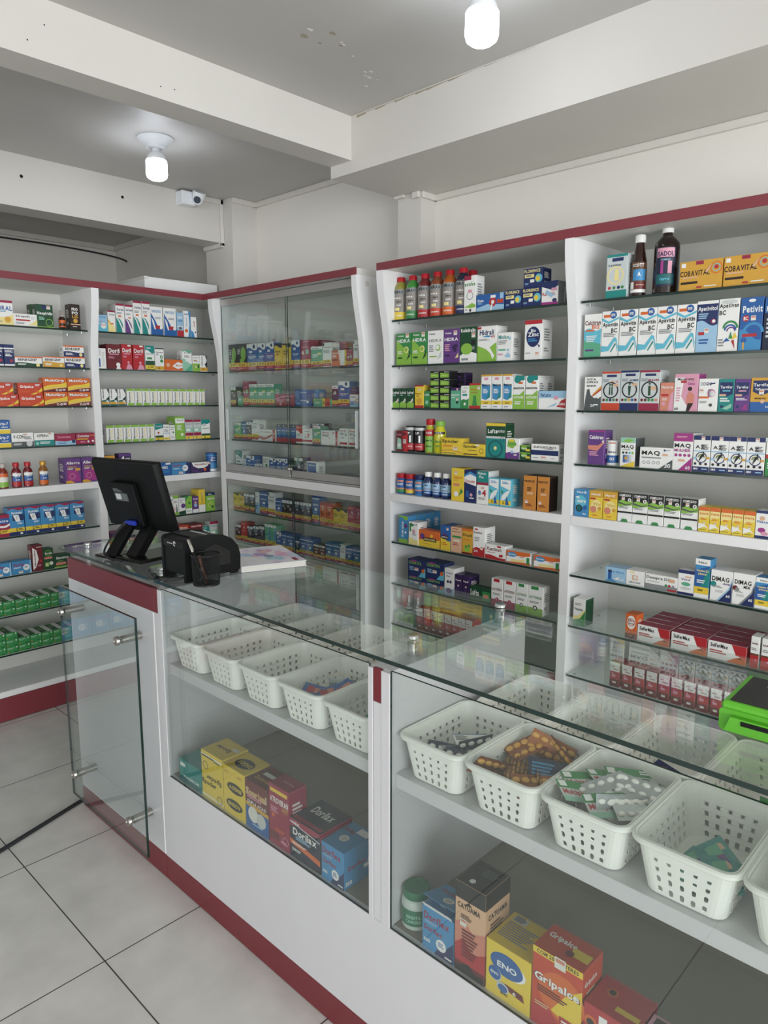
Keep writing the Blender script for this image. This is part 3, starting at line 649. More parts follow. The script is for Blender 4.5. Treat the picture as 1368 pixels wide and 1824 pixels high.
apevitin|white appetite-syrup box with blue zigzag|W|c 66 91 20 B;t 66 91 22 6 W EMS;r 10 86 50 92 OR;p CY 0 86 40 77 100 86 100 82 40 72 0 80;t 50 69 88 12 K Apevitin;t 74 57 34 10 K BC;p CY 0 10 46 12 80 34 90 30 96 8 100 20 90 40 76 42 40 22 0 24;p TE 0 4 50 6 84 30 88 26 50 2;b 0 9 W;l 12 42 88 52 3
apetivitor|navy-topped light blue syrup box|LB|W 60 54 NB;b 94 100 W;t 50 84 92 11 W Apetivitol;c 80 60 12 CR;c 82 60 8 W;l 8 64 60 76 3 LB;$ 50 42;r 12 34 40 40 R;l 16 14 70 26 2 B
apetivan|white syrup box with rainbow arcs|W|e 50 94 40 4 LG;t 50 86 94 11 K Apetivan;t 20 74 32 9 K BC;A 62 44 48 GN;A 62 40 38 B;A 66 38 28 P;p GN 56 24 66 38 76 24;p Y 70 22 98 26 86 36;p R 70 20 90 4 84 22;p B 48 26 30 18 64 20;l 6 8 40 24 3
petivit|blue syrup box with red badge|B|t 54 78 88 13 W Petivit;c 26 61 15 R;t 26 61 20 7 W BC;A 62 34 60 SB;e 50 94 16 3 W;b 0 14 W;w 40 20 SB;r 14 26 80 32 R;c 22 20 14 B;r 18 2 26 16 GO;$ 60 61
petivdk|blue box with black lower half|B|b 0 70 DN;t 50 78 80 10 W Petivit;l 14 20 80 60 5 LG
vitasup|white-and-slate senior vitamin box|W|p DG 0 0 100 0 100 40 60 36 30 50 10 46;p GO 50 40 100 66 100 74 50 48;p R 40 40 60 44 100 60 100 66;p DG 10 40 16 62 30 64 40 40;t 40 92 56 6 K VITA;t 46 84 70 6 K SUPRAZ;t 42 73 56 5 K SENIOR;t 50 14 20 8 W 24;c 84 40 9 W;l 60 12 92 18 1 W
lavor|silver vitamin box with orange base|SV|b 0 19 ORR;b 95 100 ORR;r 26 86 80 92 NB;t 70 74 40 5 OR A-Z;o 50 52 42 K;p DGN 40 40 48 40 48 62 42 62;p DGN 54 40 62 40 60 62 54 62;c 45 66 5 DGN;c 57 66 5 DGN;c 14 27 7 DR;c 32 27 7 GN;c 50 27 7 NB;c 68 27 7 GN;c 86 27 7 DR;l 8 72 44 80 2;r 64 62 90 68 PE
lavnavy|silver vitamin box with navy base|SV|b 0 19 NB;b 95 100 NB;r 26 86 80 92 NB;t 72 76 46 5 NB HOMEM;o 50 52 42 K;p DGN 46 38 54 38 58 62 42 62;c 50 67 5 DGN;c 14 27 7 DR;c 32 27 7 GN;c 50 27 7 GO;c 68 27 7 B;c 86 27 7 DR;l 8 72 44 80 2;r 66 62 92 68 PE
lavcrim|silver vitamin box with crimson base|SV|b 0 19 CR;b 95 100 CR;r 26 86 80 92 NB;t 70 76 56 5 CR MULHER;o 50 52 42 K;p DGN 44 38 56 38 56 62 44 62;c 50 67 5 DGN;c 14 27 7 DR;c 32 27 7 DR;c 50 27 7 GN;c 68 27 7 GN;c 86 27 7 SA;l 8 72 44 80 2;r 56 52 84 60 PE
materna|salmon pregnancy vitamin box|SA|t 50 84 84 10 OW Materna;r 8 52 62 60 R;p PK 60 0 100 0 100 70 80 60;c 28 26 14 PK;l 16 36 60 44 2 OW
maternity|pink pregnancy vitamin box|PK|p W 0 0 70 0 30 40 40 90 0 90;t 46 85 70 9 K Maternity;t 70 74 30 8 MA Gest;r 26 76 50 82 R;c 66 60 9 DB;p SA 54 20 84 24 86 44 64 54 54 40;p DB 54 0 66 0 84 22 60 22;l 8 24 28 64 6 PK;t 12 7 16 7 K 60;s MA
cogni|white memory supplement box|W|t 36 84 56 10 NB COGNI;p NB 60 82 84 84 84 88 60 86;c 66 56 22 PK;c 70 54 15 W;D 50 44 82 68 NB;r 2 40 56 46 OR;c 66 20 9 DG;l 8 24 50 32 2;$ 16 62
targteal|teal box with navy shield|TE|p NB 8 90 92 90 92 54 50 46 8 54;t 50 74 78 11 W Targifor;r 26 62 76 66 CY;r 6 48 50 54 PE;l 12 28 80 42 2 W;c 26 16 10 NB;p MG 30 10 90 26 90 14 60 6
targpur|purple box with navy shield|P|p NB 8 90 92 90 92 54 50 46 8 54;t 50 74 78 11 W Targifor;r 26 62 76 66 PK;r 6 48 50 54 PE;l 12 34 90 42 2 W;c 24 16 10 NB;p MA 50 8 90 8 80 26
targyel|yellow-and-blue vitamin box with navy shield|GO|b 0 30 B;p NB 10 92 92 92 92 60 50 48 10 60;t 50 78 76 11 W Targifor;t 50 66 60 8 W ToProtege;t 46 40 50 5 DB IMUNIDADE;c 56 32 10 PE;t 80 15 26 7 W 1g;$ 50 58
calcitmdk|purple calcium box|P|t 50 80 86 11 W Calcitran;p SA 0 56 60 56 100 68 100 64 60 40 0 44;t 60 68 40 6 P MDK;l 10 24 70 38 3 PK;p W 84 68 96 74 96 62;k P;b 96 100 MA
maqkids|white kids vitamin box with rainbow top|W|b 82 100 MG;p LI 10 86 60 84 90 92 50 96;t 48 68 84 14 K MAQ;c 20 48 8 DGN;c 42 48 8 DG;c 64 48 8 CY;c 84 48 8 LI;D 20 14 80 40 B;p Y 0 0 100 0 100 20;l 10 56 80 60 1;c 40 30 10 GO;s DG
maq|white flat vitamin box with slate corner|W|p DG 60 0 100 0 100 46;t 34 72 56 24 K MAQ;r 6 48 66 54 G;o 14 28 5 G;o 28 28 5 G;o 44 28 5 G;o 58 28 5 G;t 86 16 18 20 W 30;r 70 62 86 72 PE;c 76 88 3 NB;l 80 86 96 90 1 NB
maqmul|white women's vitamin box with magenta corner|W|p MA 30 0 100 0 100 36;b 78 100 MA;t 48 66 84 13 K MAQ;t 48 54 84 8 MA MULHER;c 16 41 8 MA;c 38 41 8 MA;c 62 41 8 MA;c 84 41 8 MA;t 80 8 24 9 W 60;r 30 24 64 30 PE;l 16 86 80 92 2 PK
azrun|white-and-navy vitamin box with runner|W|b 88 100 NB;$ 56 93;t 40 69 56 9 K AZ;l 46 60 96 76 4 DG;r 0 56 100 59 LB;o 50 40 34 NB;A 50 40 27 GO;A 50 40 24 GN;p K 40 30 56 40 70 48 60 52 44 44 34 26;c 62 54 5 K;c 16 22 8 K;c 48 22 8 K;c 80 22 8 K;r 2 34 22 40 LB;r 80 36 100 42 GO;b 0 14 NB;t 20 8 26 6 W 180;l 56 4 92 9 1 LB
greenred|green box with red band|GN|b 60 100 W;b 52 64 R;l 14 20 80 40 3 W
nutrib|sky-blue vitamin box with sphere|SB|c 44 56 40 CY;t 50 90 66 8 W NutriB;c 34 30 24 K;c 34 30 18 DT;c 76 34 14 B;p W 4 70 26 76 40 66;t 50 56 60 10 W neuro;l 60 6 92 12 1 W
nutriy|yellow vitamin box with coral dot|Y|b 76 100 GO;t 50 87 70 8 W NutriC;c 54 46 40 LY;c 34 32 24 SA;c 80 36 14 GO;t 60 52 60 10 GO Vita;r 8 68 50 74 R;l 30 6 70 12 1 OR
complexo|black-topped white vitamin box with green swirl|W|p LI 0 50 100 58 100 80 0 74;p DG 0 68 60 60 100 66 100 64 60 56 0 62;b 78 100 K;W 68 76 K;t 48 91 80 8 W COMPLEXO;$ 36 80;c 80 76 12 W;t 80 76 10 7 K B;b 30 36 K;p GN 24 0 76 0 66 10 34 10;l 10 44 90 52 2
dnova|yellow vitamin D box|Y|b 84 100 OR;p LY 0 50 100 60 100 84 0 84;t 50 74 84 12 OR d-nova;$ 56 36;l 20 46 80 56 2 OR;p W 0 10 60 20 100 14 60 30 0 34;l 14 6 80 10 1 GN
vitaxon|white-and-blue vitamin box with pink ovals|W|b 90 100 NB;b 0 10 NB;c 40 72 16 PE;t 46 60 80 9 B Vitaxon;e 40 30 24 9 MA;e 60 18 24 7 PK
floradix|pale blue flat supplement box|LB|t 60 70 66 20 SB cartilago;r 14 14 32 76 B;r 14 66 32 80 DN;p W 40 20 70 40 64 16;t 80 22 24 14 W 28;p SB 0 0 60 0 30 20
whitecap|white flat box with beige square|W|r 34 36 64 70 PE;c 50 54 10 OW;r 20 84 46 94 LY;t 50 20 60 11 DG NEOCAPS
desupre|white-and-grey vitamin D box|W|b 0 34 G;t 40 76 72 24 DG Desupre_D3;r 74 62 92 86 PE;c 66 38 4 GN;c 76 38 4 R;c 88 38 4 G;r 70 4 98 16 R;l 8 48 50 54 1
whitenav|slim white-and-navy box with green pill|W|b 86 100 NB;b 0 10 NB;t 46 62 60 8 P Vitd;e 50 44 28 8 MT;e 50 26 34 6 LG;r 44 70 84 76 PE
vitd3|blue-and-yellow vitamin box with white lid|SB|b 84 100 W;p B 0 70 100 84 100 30 0 24;p TE 40 30 100 30 100 80 70 60;b 10 28 Y;b 0 10 W;t 50 91 60 5 DG Neo;t 50 70 82 6 LY vitamina_D3;t 50 62 60 6 LY zinco;l 16 36 80 46 2 W;l 24 16 70 22 2 K
dimag|white magnesium box with blue corner|W|p NB 40 0 100 0 100 70 88 40;p LB 30 0 40 0 90 42 100 74 100 80 84 44;t 46 72 80 15 K DIMAG;c 14 54 14 TE;r 26 28 60 36 LG;t 84 20 18 9 W 60;t 74 58 36 6 P 400;l 12 42 60 50 2
dimagmdk|white magnesium box with crimson dots|W|p NB 40 0 100 0 100 70 88 40;p G 30 0 40 0 90 42 100 74 100 80 84 44;t 46 72 76 14 K DIMAG;t 66 58 32 9 K MDK;c 12 52 12 DR;c 22 48 10 G;r 20 26 54 34 LG;t 84 20 18 9 W 60;l 12 38 50 44 2;s W
vitae|white-and-green vitamin box|W|p GN 0 0 100 0 100 60 60 30 0 34;t 44 62 70 10 DGN Vitamina;p LY 0 20 60 30 100 60 100 66 50 40 0 34;l 14 74 70 84 2;s DGN
sulforange|small orange iron-tablet box|OR|e 50 66 38 28 W;t 50 74 60 10 DR Sulfato;t 50 62 60 10 DR Ferroso;b 0 20 DR;l 30 8 70 14 1 GO;o 50 66 34 OR
sulfermax|crimson-and-white flat iron box|W|p OR 50 0 100 0 100 50 70 26;p R 62 100 100 100 100 34 74 44;p K 76 24 86 34 98 20 88 26;t 30 78 46 22 K SulferMax;l 6 28 54 52 2 R;k CR;s R
sulfsm|white-and-red iron drops box|W|b 0 44 R;t 48 78 74 12 DR SulferMax;b 40 46 BR;c 66 26 12 PK;l 12 54 80 64 2
c_maldro|teal digestive powder box|TE|r 6 70 28 86 W;t 54 30 70 13 W MALDROM;l 6 8 60 14 2 LG;p DT 0 0 100 0 100 16 0 30;K r 60 40 96 70 W
c_epocler|tall yellow liver-tonic display box|Y|b 90 93 W;b 5 8 W;r 4 88 60 91 K;u 58 48 70 13 K Epocler;t 36 34 66 13 K Epocler;o 20 70 12 DG;o 84 12 12 DG;l 60 84 96 88 1 DG;K u 46 50 60 22 K Epocler;K r 70 60 96 74 W
c_engov|yellow hangover-tablet box with black ovals|Y|e 56 60 38 11 K;u 56 60 56 8 Y ENGOV;e 50 24 38 11 K;t 50 24 56 8 Y ENGOV;c 60 24 0 K;l 6 84 34 90 2 GO;l 66 84 96 90 2 GO;K e 50 44 36 26 K;K u 50 44 56 18 Y ENGOV
c_sonrisal|red-and-blue antacid box with tablets|DR|p B 0 0 100 0 100 44 50 40 0 48;p GO 0 46 100 42 100 50 0 54;T 48 77 84 15 GO Sonrisal;l 8 62 84 70 2 PK;t 50 56 80 7 W DUPLA_ACAO;c 34 32 22 OW;c 68 28 20 LG;l 30 8 80 14 1 LB;K t 50 30 70 18 GO Sonrisal;K r 20 50 84 66 W
c_atroveran|crimson cramp-relief box|CR|r 8 88 92 94 Y;t 52 76 90 12 W ATROVERAN;t 82 66 30 8 GO HOT;l 10 54 50 64 3 PK;c 22 50 8 OR;l 30 24 84 30 2 OR;r 4 10 50 22 DR;o 82 16 14 PK;l 60 8 92 14 1 PK;K t 60 50 50 14 PK Atroveran
c_dorilax|navy pain box with crimson lid band|DN|W 78 92 CR;t 20 92 30 6 W ache;p W 0 90 100 76 100 78 0 92;t 50 70 78 18 W Dorilax;l 20 50 76 60 3 LB;p OR 0 36 100 20 100 34 0 48;l 8 36 60 42 2 W;l 8 18 40 26 2 W;K t 50 60 66 28 W Dorilax;K r 4 4 96 16 CR;S W 78 92 CR;S t 50 82 50 10 W ache;S t 50 60 70 16 LB Dorilax
c_dorflex|big blue muscle-relief display box|SB|p NB 40 0 100 0 100 50 80 30 50 14;t 46 80 82 17 CR Dorflex;t 36 52 60 12 CR Dorflex;c 62 28 16 W;l 52 22 72 34 3 B;t 16 22 22 9 W 300;r 74 6 96 10 W;l 10 64 60 70 2 LB;K t 30 70 46 16 CR Dorflex;K c 44 40 16 W;K c 44 40 11 LG;K r 50 72 96 92 W;S t 40 52 56 12 CR Dorflex;S c 84 46 11 W;S r 60 30 78 40 W;S t 14 14 20 12 W 300
c_catuama|tall black-lidded tonic box with flame pattern|PE|p SA 0 0 100 0 100 56 60 50 30 60 0 54;p R 0 0 100 0 100 34 60 26 30 40 0 30;b 0 12 DR;p K 0 0 100 0 100 7 66 7 50 13 34 12 20 8 0 6;b 82 100 K;t 46 75 76 6 DB CATUAMA;p DB 36 78 46 82 56 78;l 20 60 60 66 3 BR;$ 28 57;l 24 18 80 50 9 DR;k K;S b 82 100 K;S p SA 0 0 100 0 100 50 0 56;S p R 0 0 100 0 100 26 0 34;S b 0 10 DR;S t 50 72 76 6 DB CATUAMA;S l 20 40 80 64 7 BR;K l 40 50 90 80 4 DG;K c 40 20 9 W
c_eno|yellow fruit-salt box with blue disc|Y|e 46 68 36 20 B;e 60 64 30 16 W;e 48 66 36 20 B;t 48 65 44 11 W ENO;c 22 42 15 LG;c 21 43 14 B;t 21 43 18 5 W ENO;p DR 50 24 88 20 84 32 44 34;t 66 26 20 6 W 6;e 40 24 14 9 LG;e 40 23 11 7 B;t 44 14 16 5 K ENO;K l 8 20 84 70 8 G;K r 10 74 40 94 LG;K l 12 76 38 92 4 K
c_gripalce|large orange-red flu capsule box|ORR|c 60 52 46 OR;p Y 100 20 100 76 70 60 40 30;b 92 100 Y;t 50 96 84 5 K COM_20_BLISTERES;T 50 63 90 13 W Gripalce;l 12 44 76 54 3 DR;p R 0 0 56 0 56 16 40 30 0 24;r 58 0 100 30 R;l 62 6 92 26 5 W;p Y 50 0 58 0 54 8;l 8 26 40 32 2 PE;K t 36 60 56 24 W Gripalce;K r 60 30 96 60 Y;K c 60 34 8 DR;S t 40 80 60 8 W Gripalce;S l 20 40 80 70 5 PE;$ 56 95
c_doralgina|low red pain-capsule box with orange dots|R|c 14 70 12 OR;c 14 68 8 K;u 62 52 52 22 W Doralgina;r 30 60 46 90 W;p NB 60 10 100 10 100 44;t 80 24 26 16 W 20;K c 30 60 10 OR;K c 30 60 7 K;K r 50 20 94 34 Y
c_lilac|low lilac box with olive lid|PK|t 50 60 70 24 P AAS;r 0 86 100 100 LI;K r 0 0 100 30 LI;K r 10 50 40 90 K
bluedot|sky-blue pain-strip box with white disc|SB|c 60 50 20 W;l 46 42 74 58 3 B;t 26 80 40 16 CR Dorflex;k LB
greenvick|small green drops carton|GN|t 34 74 50 14 W paracet;l 10 54 60 62 2 MG;c 86 80 6 W;c 12 18 5 OR;r 60 10 90 20 DGN;K r 0 10 46 90 DGN;K r 56 0 100 100 W;K l 10 30 40 70 2 LI
whiteasp|white flat box with green square|W|t 40 46 50 46 K ASPOLIP;r 72 20 86 80 GN;t 79 50 8 40 W 10;k MG
'''
# bay, shelf, height, then per carton: design, start, base, width, height, depth, set-back (mm), rows, level
SHELVES=[
('LA',1,1.882,'''goral 1202 0 87 109 55 0 1 -1
sepsils 1289 0 106 55 50 0 1 -1
greenback 1396 0 25 111 50 70 1 -1
neopir 1394 0 77 106 55 0 1 -1
propolis 1553 0 49 120 55 0 1 -1'''),
('LA',2,1.697,'''navyred 1189 0 44 97 55 0 1 -1
navyred 1236 0 44 97 55 0 1 -1
benegripg 1282 0 122 45 50 0 1 -1
benegripo 1409 0 100 50 50 0 1 -1
benegripn 1512 0 99 53 50 0 1 0
benegripn 1509 1749 100 53 50 0 1 1'''),
('LA',3,1.511,'''gripalce 1176 0 108 55 55 0 1 0
gripalce 1288 0 111 55 55 0 1 0
gripalce 1156 1565 108 55 55 0 1 1
gripalce 1285 1565 111 55 55 0 1 1
multigrip 1403 0 111 68 55 0 1 0
multigrip 1516 0 112 68 55 0 1 0
multigrip 1402 1579 112 68 55 0 1 1
multigrip 1518 1579 111 68 55 0 1 1'''),
('LA',4,1.321,'''grip7 1156 0 80 64 50 0 1 0
grip7 1158 1383 79 64 50 0 1 1
vcope 1240 0 98 66 50 0 1 -1
aspirina 1342 0 94 63 50 0 1 -1
coristinl 1439 0 100 54 50 0 1 -1
coristinr 1542 0 103 55 50 0 1 -1'''),
('LA',5,1.128,'''allegra 1478 0 80 124 80 0 1 -1
allegra 1562 0 81 124 80 0 1 -1'''),
('LA',6,0.900,'''crimsg 1125 0 76 107 50 0 1 -1
bluetri 1196 0 71 134 60 0 1 -1
bluetri 1272 0 70 134 60 0 1 -1
bluetri 1344 0 69 134 60 0 1 -1
bluetri 1416 0 70 134 60 0 1 -1
bluetri 1489 0 70 134 60 0 1 -1'''),
('LA',7,0.712,'''dorflexs 1105 0 86 63 60 0 1 -1
dorflexs 1195 0 88 63 60 0 1 -1
neosal 1289 0 51 129 50 0 1 -1
neosgreen 1341 0 50 104 50 0 1 -1
neosflat 1393 0 81 65 50 0 1 -1'''),
('LB',1,1.882,'''alertem 1686 0 54 81 55 0 1 -1
soriney 1743 0 39 105 55 0 1 -1
sorinet 1787 0 45 144 90 0 1 -1
sorinep 1836 0 43 142 90 0 1 -1
sorinet 1883 0 45 167 90 0 1 -1
sorinet 1931 0 45 168 90 0 1 -1
rinoblue 1978 0 70 146 55 0 1 -1
rinoblue 2055 0 74 146 55 0 1 -1
ltbluered 2134 0 38 128 55 0 1 -1
whiteorange 2176 0 41 140 55 0 1 -1
whitestripe 2220 0 34 111 55 0 1 -1'''),
('LB',2,1.697,'''bluetube 1679 0 43 101 40 0 1 -1
dorild 1727 0 76 124 80 0 1 -1
dorilr 1806 0 57 127 80 0 1 -1
dorilr 1869 0 62 127 80 0 1 -1
tealg 1938 0 52 127 55 0 1 -1
whitegreenc 1994 0 52 118 55 0 1 -1
mucoor 2049 0 111 60 50 0 1 -1
mintw 2157 0 59 113 55 0 1 -1
limelow 2220 0 46 87 55 0 1 -1
greyang 2268 0 46 89 55 0 1 -1'''),
('LB',3,1.511,'''greyor 1686 0 40 84 55 0 1 -1
greyor 1730 0 40 84 55 0 1 -1
greyor 1775 0 40 84 55 0 1 -1
limeh 1823 0 40 87 55 0 1 -1
limeh 1867 0 40 87 55 0 1 -1
limeh 1911 0 40 87 55 0 1 -1
limeh 1955 0 40 87 55 0 1 -1
limeh 1999 0 40 87 55 0 1 -1
limeh 2044 0 40 87 55 0 1 -1
limeh 2089 0 40 87 55 0 1 -1
limeh 2133 0 40 87 55 0 1 -1
limeh 2177 0 40 87 55 0 1 -1
limeh 2219 0 36 87 55 0 1 -1
limeh 2258 0 32 87 55 0 1 -1'''),
('LB',4,1.321,'''limeh 1701 0 42 89 90 0 1 -1
limeh 1747 0 42 89 90 0 1 -1
limeh 1793 0 42 89 90 0 1 -1
limeh 1838 0 42 89 90 0 1 -1
limeh 1883 0 42 89 90 0 1 -1
limeh 1928 0 40 89 90 0 1 -1
tealyel 1973 0 48 92 55 0 1 -1
whitesm 2023 0 36 85 55 0 1 -1
whitesm2 2062 0 31 81 55 0 1 -1
limetop 2096 0 57 127 90 0 1 -1
crimteal 2157 0 48 108 55 0 1 -1
crimteal 2209 0 48 108 55 0 1 -1
tealwg 2260 0 56 108 55 0 1 -1'''),
('LB',5,1.128,'''alegpur 1760 0 68 133 50 0 1 -1
orangef 1682 0 56 126 50 0 1 -1
bluerel 1976 0 83 70 50 0 1 -1
dorflexb 2062 0 117 64 50 0 1 -1
neospur 2183 0 125 60 50 0 1 -1'''),
('LB',6,0.900,'''whitesm 2035 0 24 107 55 0 1 -1
limetopp 2062 0 32 111 55 0 1 -1
purpw 2097 0 40 93 55 0 1 -1
limedk 2139 0 40 100 55 0 1 -1
purpk 2183 0 38 94 55 0 1 -1
yelwhite 2224 0 42 130 80 0 1 -1
limeblue 2270 0 61 107 55 0 1 -1'''),
('LB',7,0.712,'''magentaf 1692 0 67 135 80 0 1 -1
orangef 1773 0 55 103 60 0 1 -1
limedk 1831 0 64 100 60 0 1 -1
orangef 1899 0 58 103 60 0 1 -1
redf 2085 0 67 124 80 0 1 -1
dredf 2157 0 84 122 80 0 1 -1
tealg 2244 0 41 101 50 0 1 -1
crimteal 2290 0 55 123 50 0 1 -1'''),
('G',1,1.697,'''blacklime -3466 0 72 144 55 0 1 -1
blacklime -3390 0 89 144 55 0 1 -1
bluewave -3297 0 92 138 55 0 1 -1
bluewave -3201 0 68 138 55 0 1 -1
bluewave -3130 0 69 138 55 0 1 -1
yelgen -3056 0 66 127 55 0 1 -1
yelgen -2987 0 65 127 55 0 1 -1
bluewave -2917 0 66 138 55 0 1 -1
crimgen -2846 0 76 135 55 0 1 -1
mintgen -2766 0 83 100 55 0 1 -1
whitegen -2680 0 62 115 55 0 1 -1
halftone -2614 0 101 75 50 0 1 -1
crimgen -2510 0 40 74 50 0 1 -1
whitegen -2466 0 34 115 55 0 1 -1
crimgen -2860 0 62 140 55 80 1 -1
crimgen -2795 0 62 135 55 80 1 -1
whitegen -2704 0 45 115 55 80 1 -1
crimgen -2656 0 67 122 55 80 1 -1'''),
('G',2,1.508,'''blackgen -3459 0 46 102 55 0 1 -1
mintlow -3392 0 42 52 55 0 1 -1
blackgen -3466 0 17 102 55 70 1 -1
crimgen -3343 0 54 132 55 0 1 -1
mintgen -3285 0 70 115 55 0 1 -1
mintgen -3209 0 69 115 55 0 1 -1
mintgen -3137 0 69 115 55 0 1 -1
crimflat -3060 0 156 63 70 0 1 -1
bluestack -2894 0 114 84 60 0 1 -1
redblue -2809 0 56 86 55 30 1 -1
mintflat -2753 0 136 39 50 0 1 -1
purpgen -2614 0 41 99 55 0 1 -1
bluewave -2570 0 77 119 55 0 1 -1
palebox -2491 0 57 58 50 0 1 -1
bluewave -2544 0 50 119 55 60 1 -1'''),
('G',3,1.322,'''mintgen -3435 0 60 90 55 0 1 -1
bluegen -3368 0 42 98 55 0 1 -1
blackgen -3320 0 43 98 55 0 1 -1
whitegen -3273 0 59 112 55 0 1 -1
redswoosh -3214 0 155 61 60 0 1 -1
navyred2 -3052 0 36 91 55 0 1 -1
navyred2 -3012 0 35 91 55 0 1 -1
navyred2 -2974 0 36 91 55 0 1 -1
navyred2 -2933 0 36 91 55 0 1 -1
redwhite -2893 0 51 90 55 0 1 -1
redwhite2 -2839 0 71 77 55 0 1 -1
mintgen -2760 0 55 90 55 0 1 -1
flagylflat -2700 0 129 71 50 0 1 -1
flagyl -2567 0 60 84 55 0 1 -1
flagyl -2503 0 59 84 55 0 1 -1
blackgen -2914 0 68 98 55 90 1 -1
blackgen -2843 0 66 98 55 90 1 -1'''),
('G',4,1.140,'''tealg -3433 0 63 118 55 0 1 -1
whitesm -3368 0 30 73 55 0 1 -1
bluewave -3332 0 74 95 55 0 1 -1
whiteredf -3294 0 102 53 40 0 1 -1
whitesm2 -3181 0 54 97 55 0 1 -1
bluewave -3124 0 59 95 55 0 1 -1
bluewave -3061 0 41 95 55 0 1 -1
bluewave -3017 0 49 95 55 0 1 -1
greengen -2960 0 46 94 55 0 1 -1
navygen -2910 0 67 106 55 0 1 -1
bluewhite -2812 0 85 95 50 0 1 -1'''),
('G',5,0.921,'''yelgen -3466 0 48 95 55 0 1 -1
yelgen -3414 0 49 95 55 0 1 -1
navygen -3361 0 44 97 55 0 1 -1
navygen -3310 0 44 97 55 0 1 -1
palebox -3257 0 37 117 55 0 1 -1
bluegen -3216 0 68 125 55 0 1 -1
whitegen -3142 0 62 126 55 0 1 -1
bluegen -3076 0 52 96 55 0 1 -1
blackgen -3020 0 34 95 55 0 1 -1
blackgen -2983 0 48 95 55 0 1 -1
navygen -2916 0 41 97 55 0 1 -1
navygen -2871 0 43 97 55 0 1 -1
navygen -2825 0 43 97 55 0 1 -1
bluegen -2774 0 54 147 55 0 1 -1
orgen -2716 0 47 113 55 0 1 -1
orgen -2665 0 46 113 55 0 1 -1
yelgen -2616 0 49 95 55 0 1 -1
yelgen -2564 0 49 95 55 0 1 -1
redgen -2511 0 54 114 55 0 1 -1
redgen -2454 0 28 114 55 0 1 -1'''),
('G',6,0.742,'''blackgen -3456 0 51 90 55 0 1 -1
redgen -3400 0 55 110 55 0 1 -1
navygen -3342 0 54 93 55 0 1 -1
navygen -3285 0 54 101 55 0 1 -1
navygen -3227 0 45 106 55 0 1 -1
mintblue -3178 0 48 126 55 0 1 -1
mintblue -3126 0 47 126 55 0 1 -1
bluewave -3076 0 41 95 55 0 1 -1
bluegen -3032 0 44 94 55 0 1 -1
bluegen -2984 0 63 94 55 0 1 -1
navygen -2913 0 31 68 55 0 1 -1
bluegen -2879 0 53 94 55 0 1 -1
bluegen -2822 0 49 94 55 0 1 -1
dredgen -2770 0 43 69 55 0 1 -1
dredgen -2724 0 43 69 55 0 1 -1
bluegen -2676 0 48 94 55 0 1 -1
bluegen -2624 0 50 94 55 0 1 -1
whitegen -2571 0 39 97 55 0 1 -1
bluegen -2528 0 45 94 55 0 1 -1
bluegen -2480 0 53 94 55 0 1 -1'''),
('RA',1,1.879,'''evolve -1801 0 56 140 55 0 1 -1
knees -1741 0 128 63 50 0 1 -1
florence -1609 0 72 67 60 0 1 0
florence -1533 0 79 67 60 0 1 0
florence -1529 1948 79 67 60 0 1 1
plenacal -1451 0 67 82 45 0 3 -1'''),
('RA',2,1.689,'''hidragr -2162 0 84 132 60 0 1 -1
hidragr -2074 0 85 132 60 0 1 -1
hidrawh -1986 0 81 133 60 0 1 -1
hidrapur -1901 0 80 134 60 0 1 -1
rehid -1818 0 83 137 60 0 1 -1
hidrali -1732 0 90 134 70 0 1 -1
minilax -1639 0 67 105 60 0 1 -1
biozinc -1517 0 73 141 70 0 1 -1'''),
('RA',3,1.508,'''luftal -2185 0 40 83 55 0 1 -1
luftal -2142 0 38 83 55 0 1 -1
luftal -2101 0 40 83 55 0 1 -1
yelred -2055 0 49 96 70 0 1 -1
luftalm -2003 0 29 70 50 0 1 -1
limedark -1970 1504 48 30 55 0 1 0
limedark -1918 1505 50 30 55 0 1 0
limedark -1971 1533 48 30 55 0 1 1
limedark -1918 1533 50 30 55 0 1 1
limedark -1971 1562 48 30 55 0 1 2
limedark -1919 1562 50 30 55 0 1 2
limedark -1971 1592 48 30 55 0 1 3
limedark -1919 1591 50 30 55 0 1 3
limedark -1972 1623 48 30 55 0 1 4
limedark -1920 1622 50 30 55 0 1 4
luftalp -1862 0 49 83 55 0 1 -1
purpledk -1912 1592 77 31 50 60 1 3
purpledk -1912 1623 77 30 50 60 1 4
purpledk -1911 0 76 79 50 60 1 2
whitegr -1809 0 40 90 60 0 1 -1
limered -1768 0 55 99 60 0 1 -1
simety -1710 0 47 131 65 0 1 -1
simety -1660 0 47 131 65 0 1 -1
simety -1609 0 45 131 65 0 1 -1
simetg -1562 0 51 123 55 0 2 -1
simetg -1507 0 53 123 55 0 2 -1
perlatte -1449 0 112 67 70 0 1 -1'''),
('RA',4,1.320,'''redgreen -2162 0 35 89 50 0 1 -1
redsm -2124 0 22 88 50 0 1 -1
epocler -1906 0 106 68 50 0 1 -1
epoclerc -1798 0 114 48 50 0 1 -1
lufgast -1681 0 90 133 60 0 1 -1
symbrin -1588 0 62 78 90 0 1 -1
greenstk -1523 0 46 27 50 0 1 0
greenstk -1524 1348 46 27 50 0 1 1
glicer -1474 0 115 61 50 0 1 -1'''),
('RA',5,1.131,'''calmax -1851 0 64 135 70 0 1 -1
droxaine -1784 0 59 132 70 0 1 -1
mylanta -1722 0 57 132 70 0 1 -1
bluecurl -1663 0 49 109 60 0 1 -1
bluecurl -1610 0 52 109 60 0 1 -1
gastrol -1503 0 56 130 80 0 1 -1
gastrol -1442 0 51 130 60 0 1 -1'''),
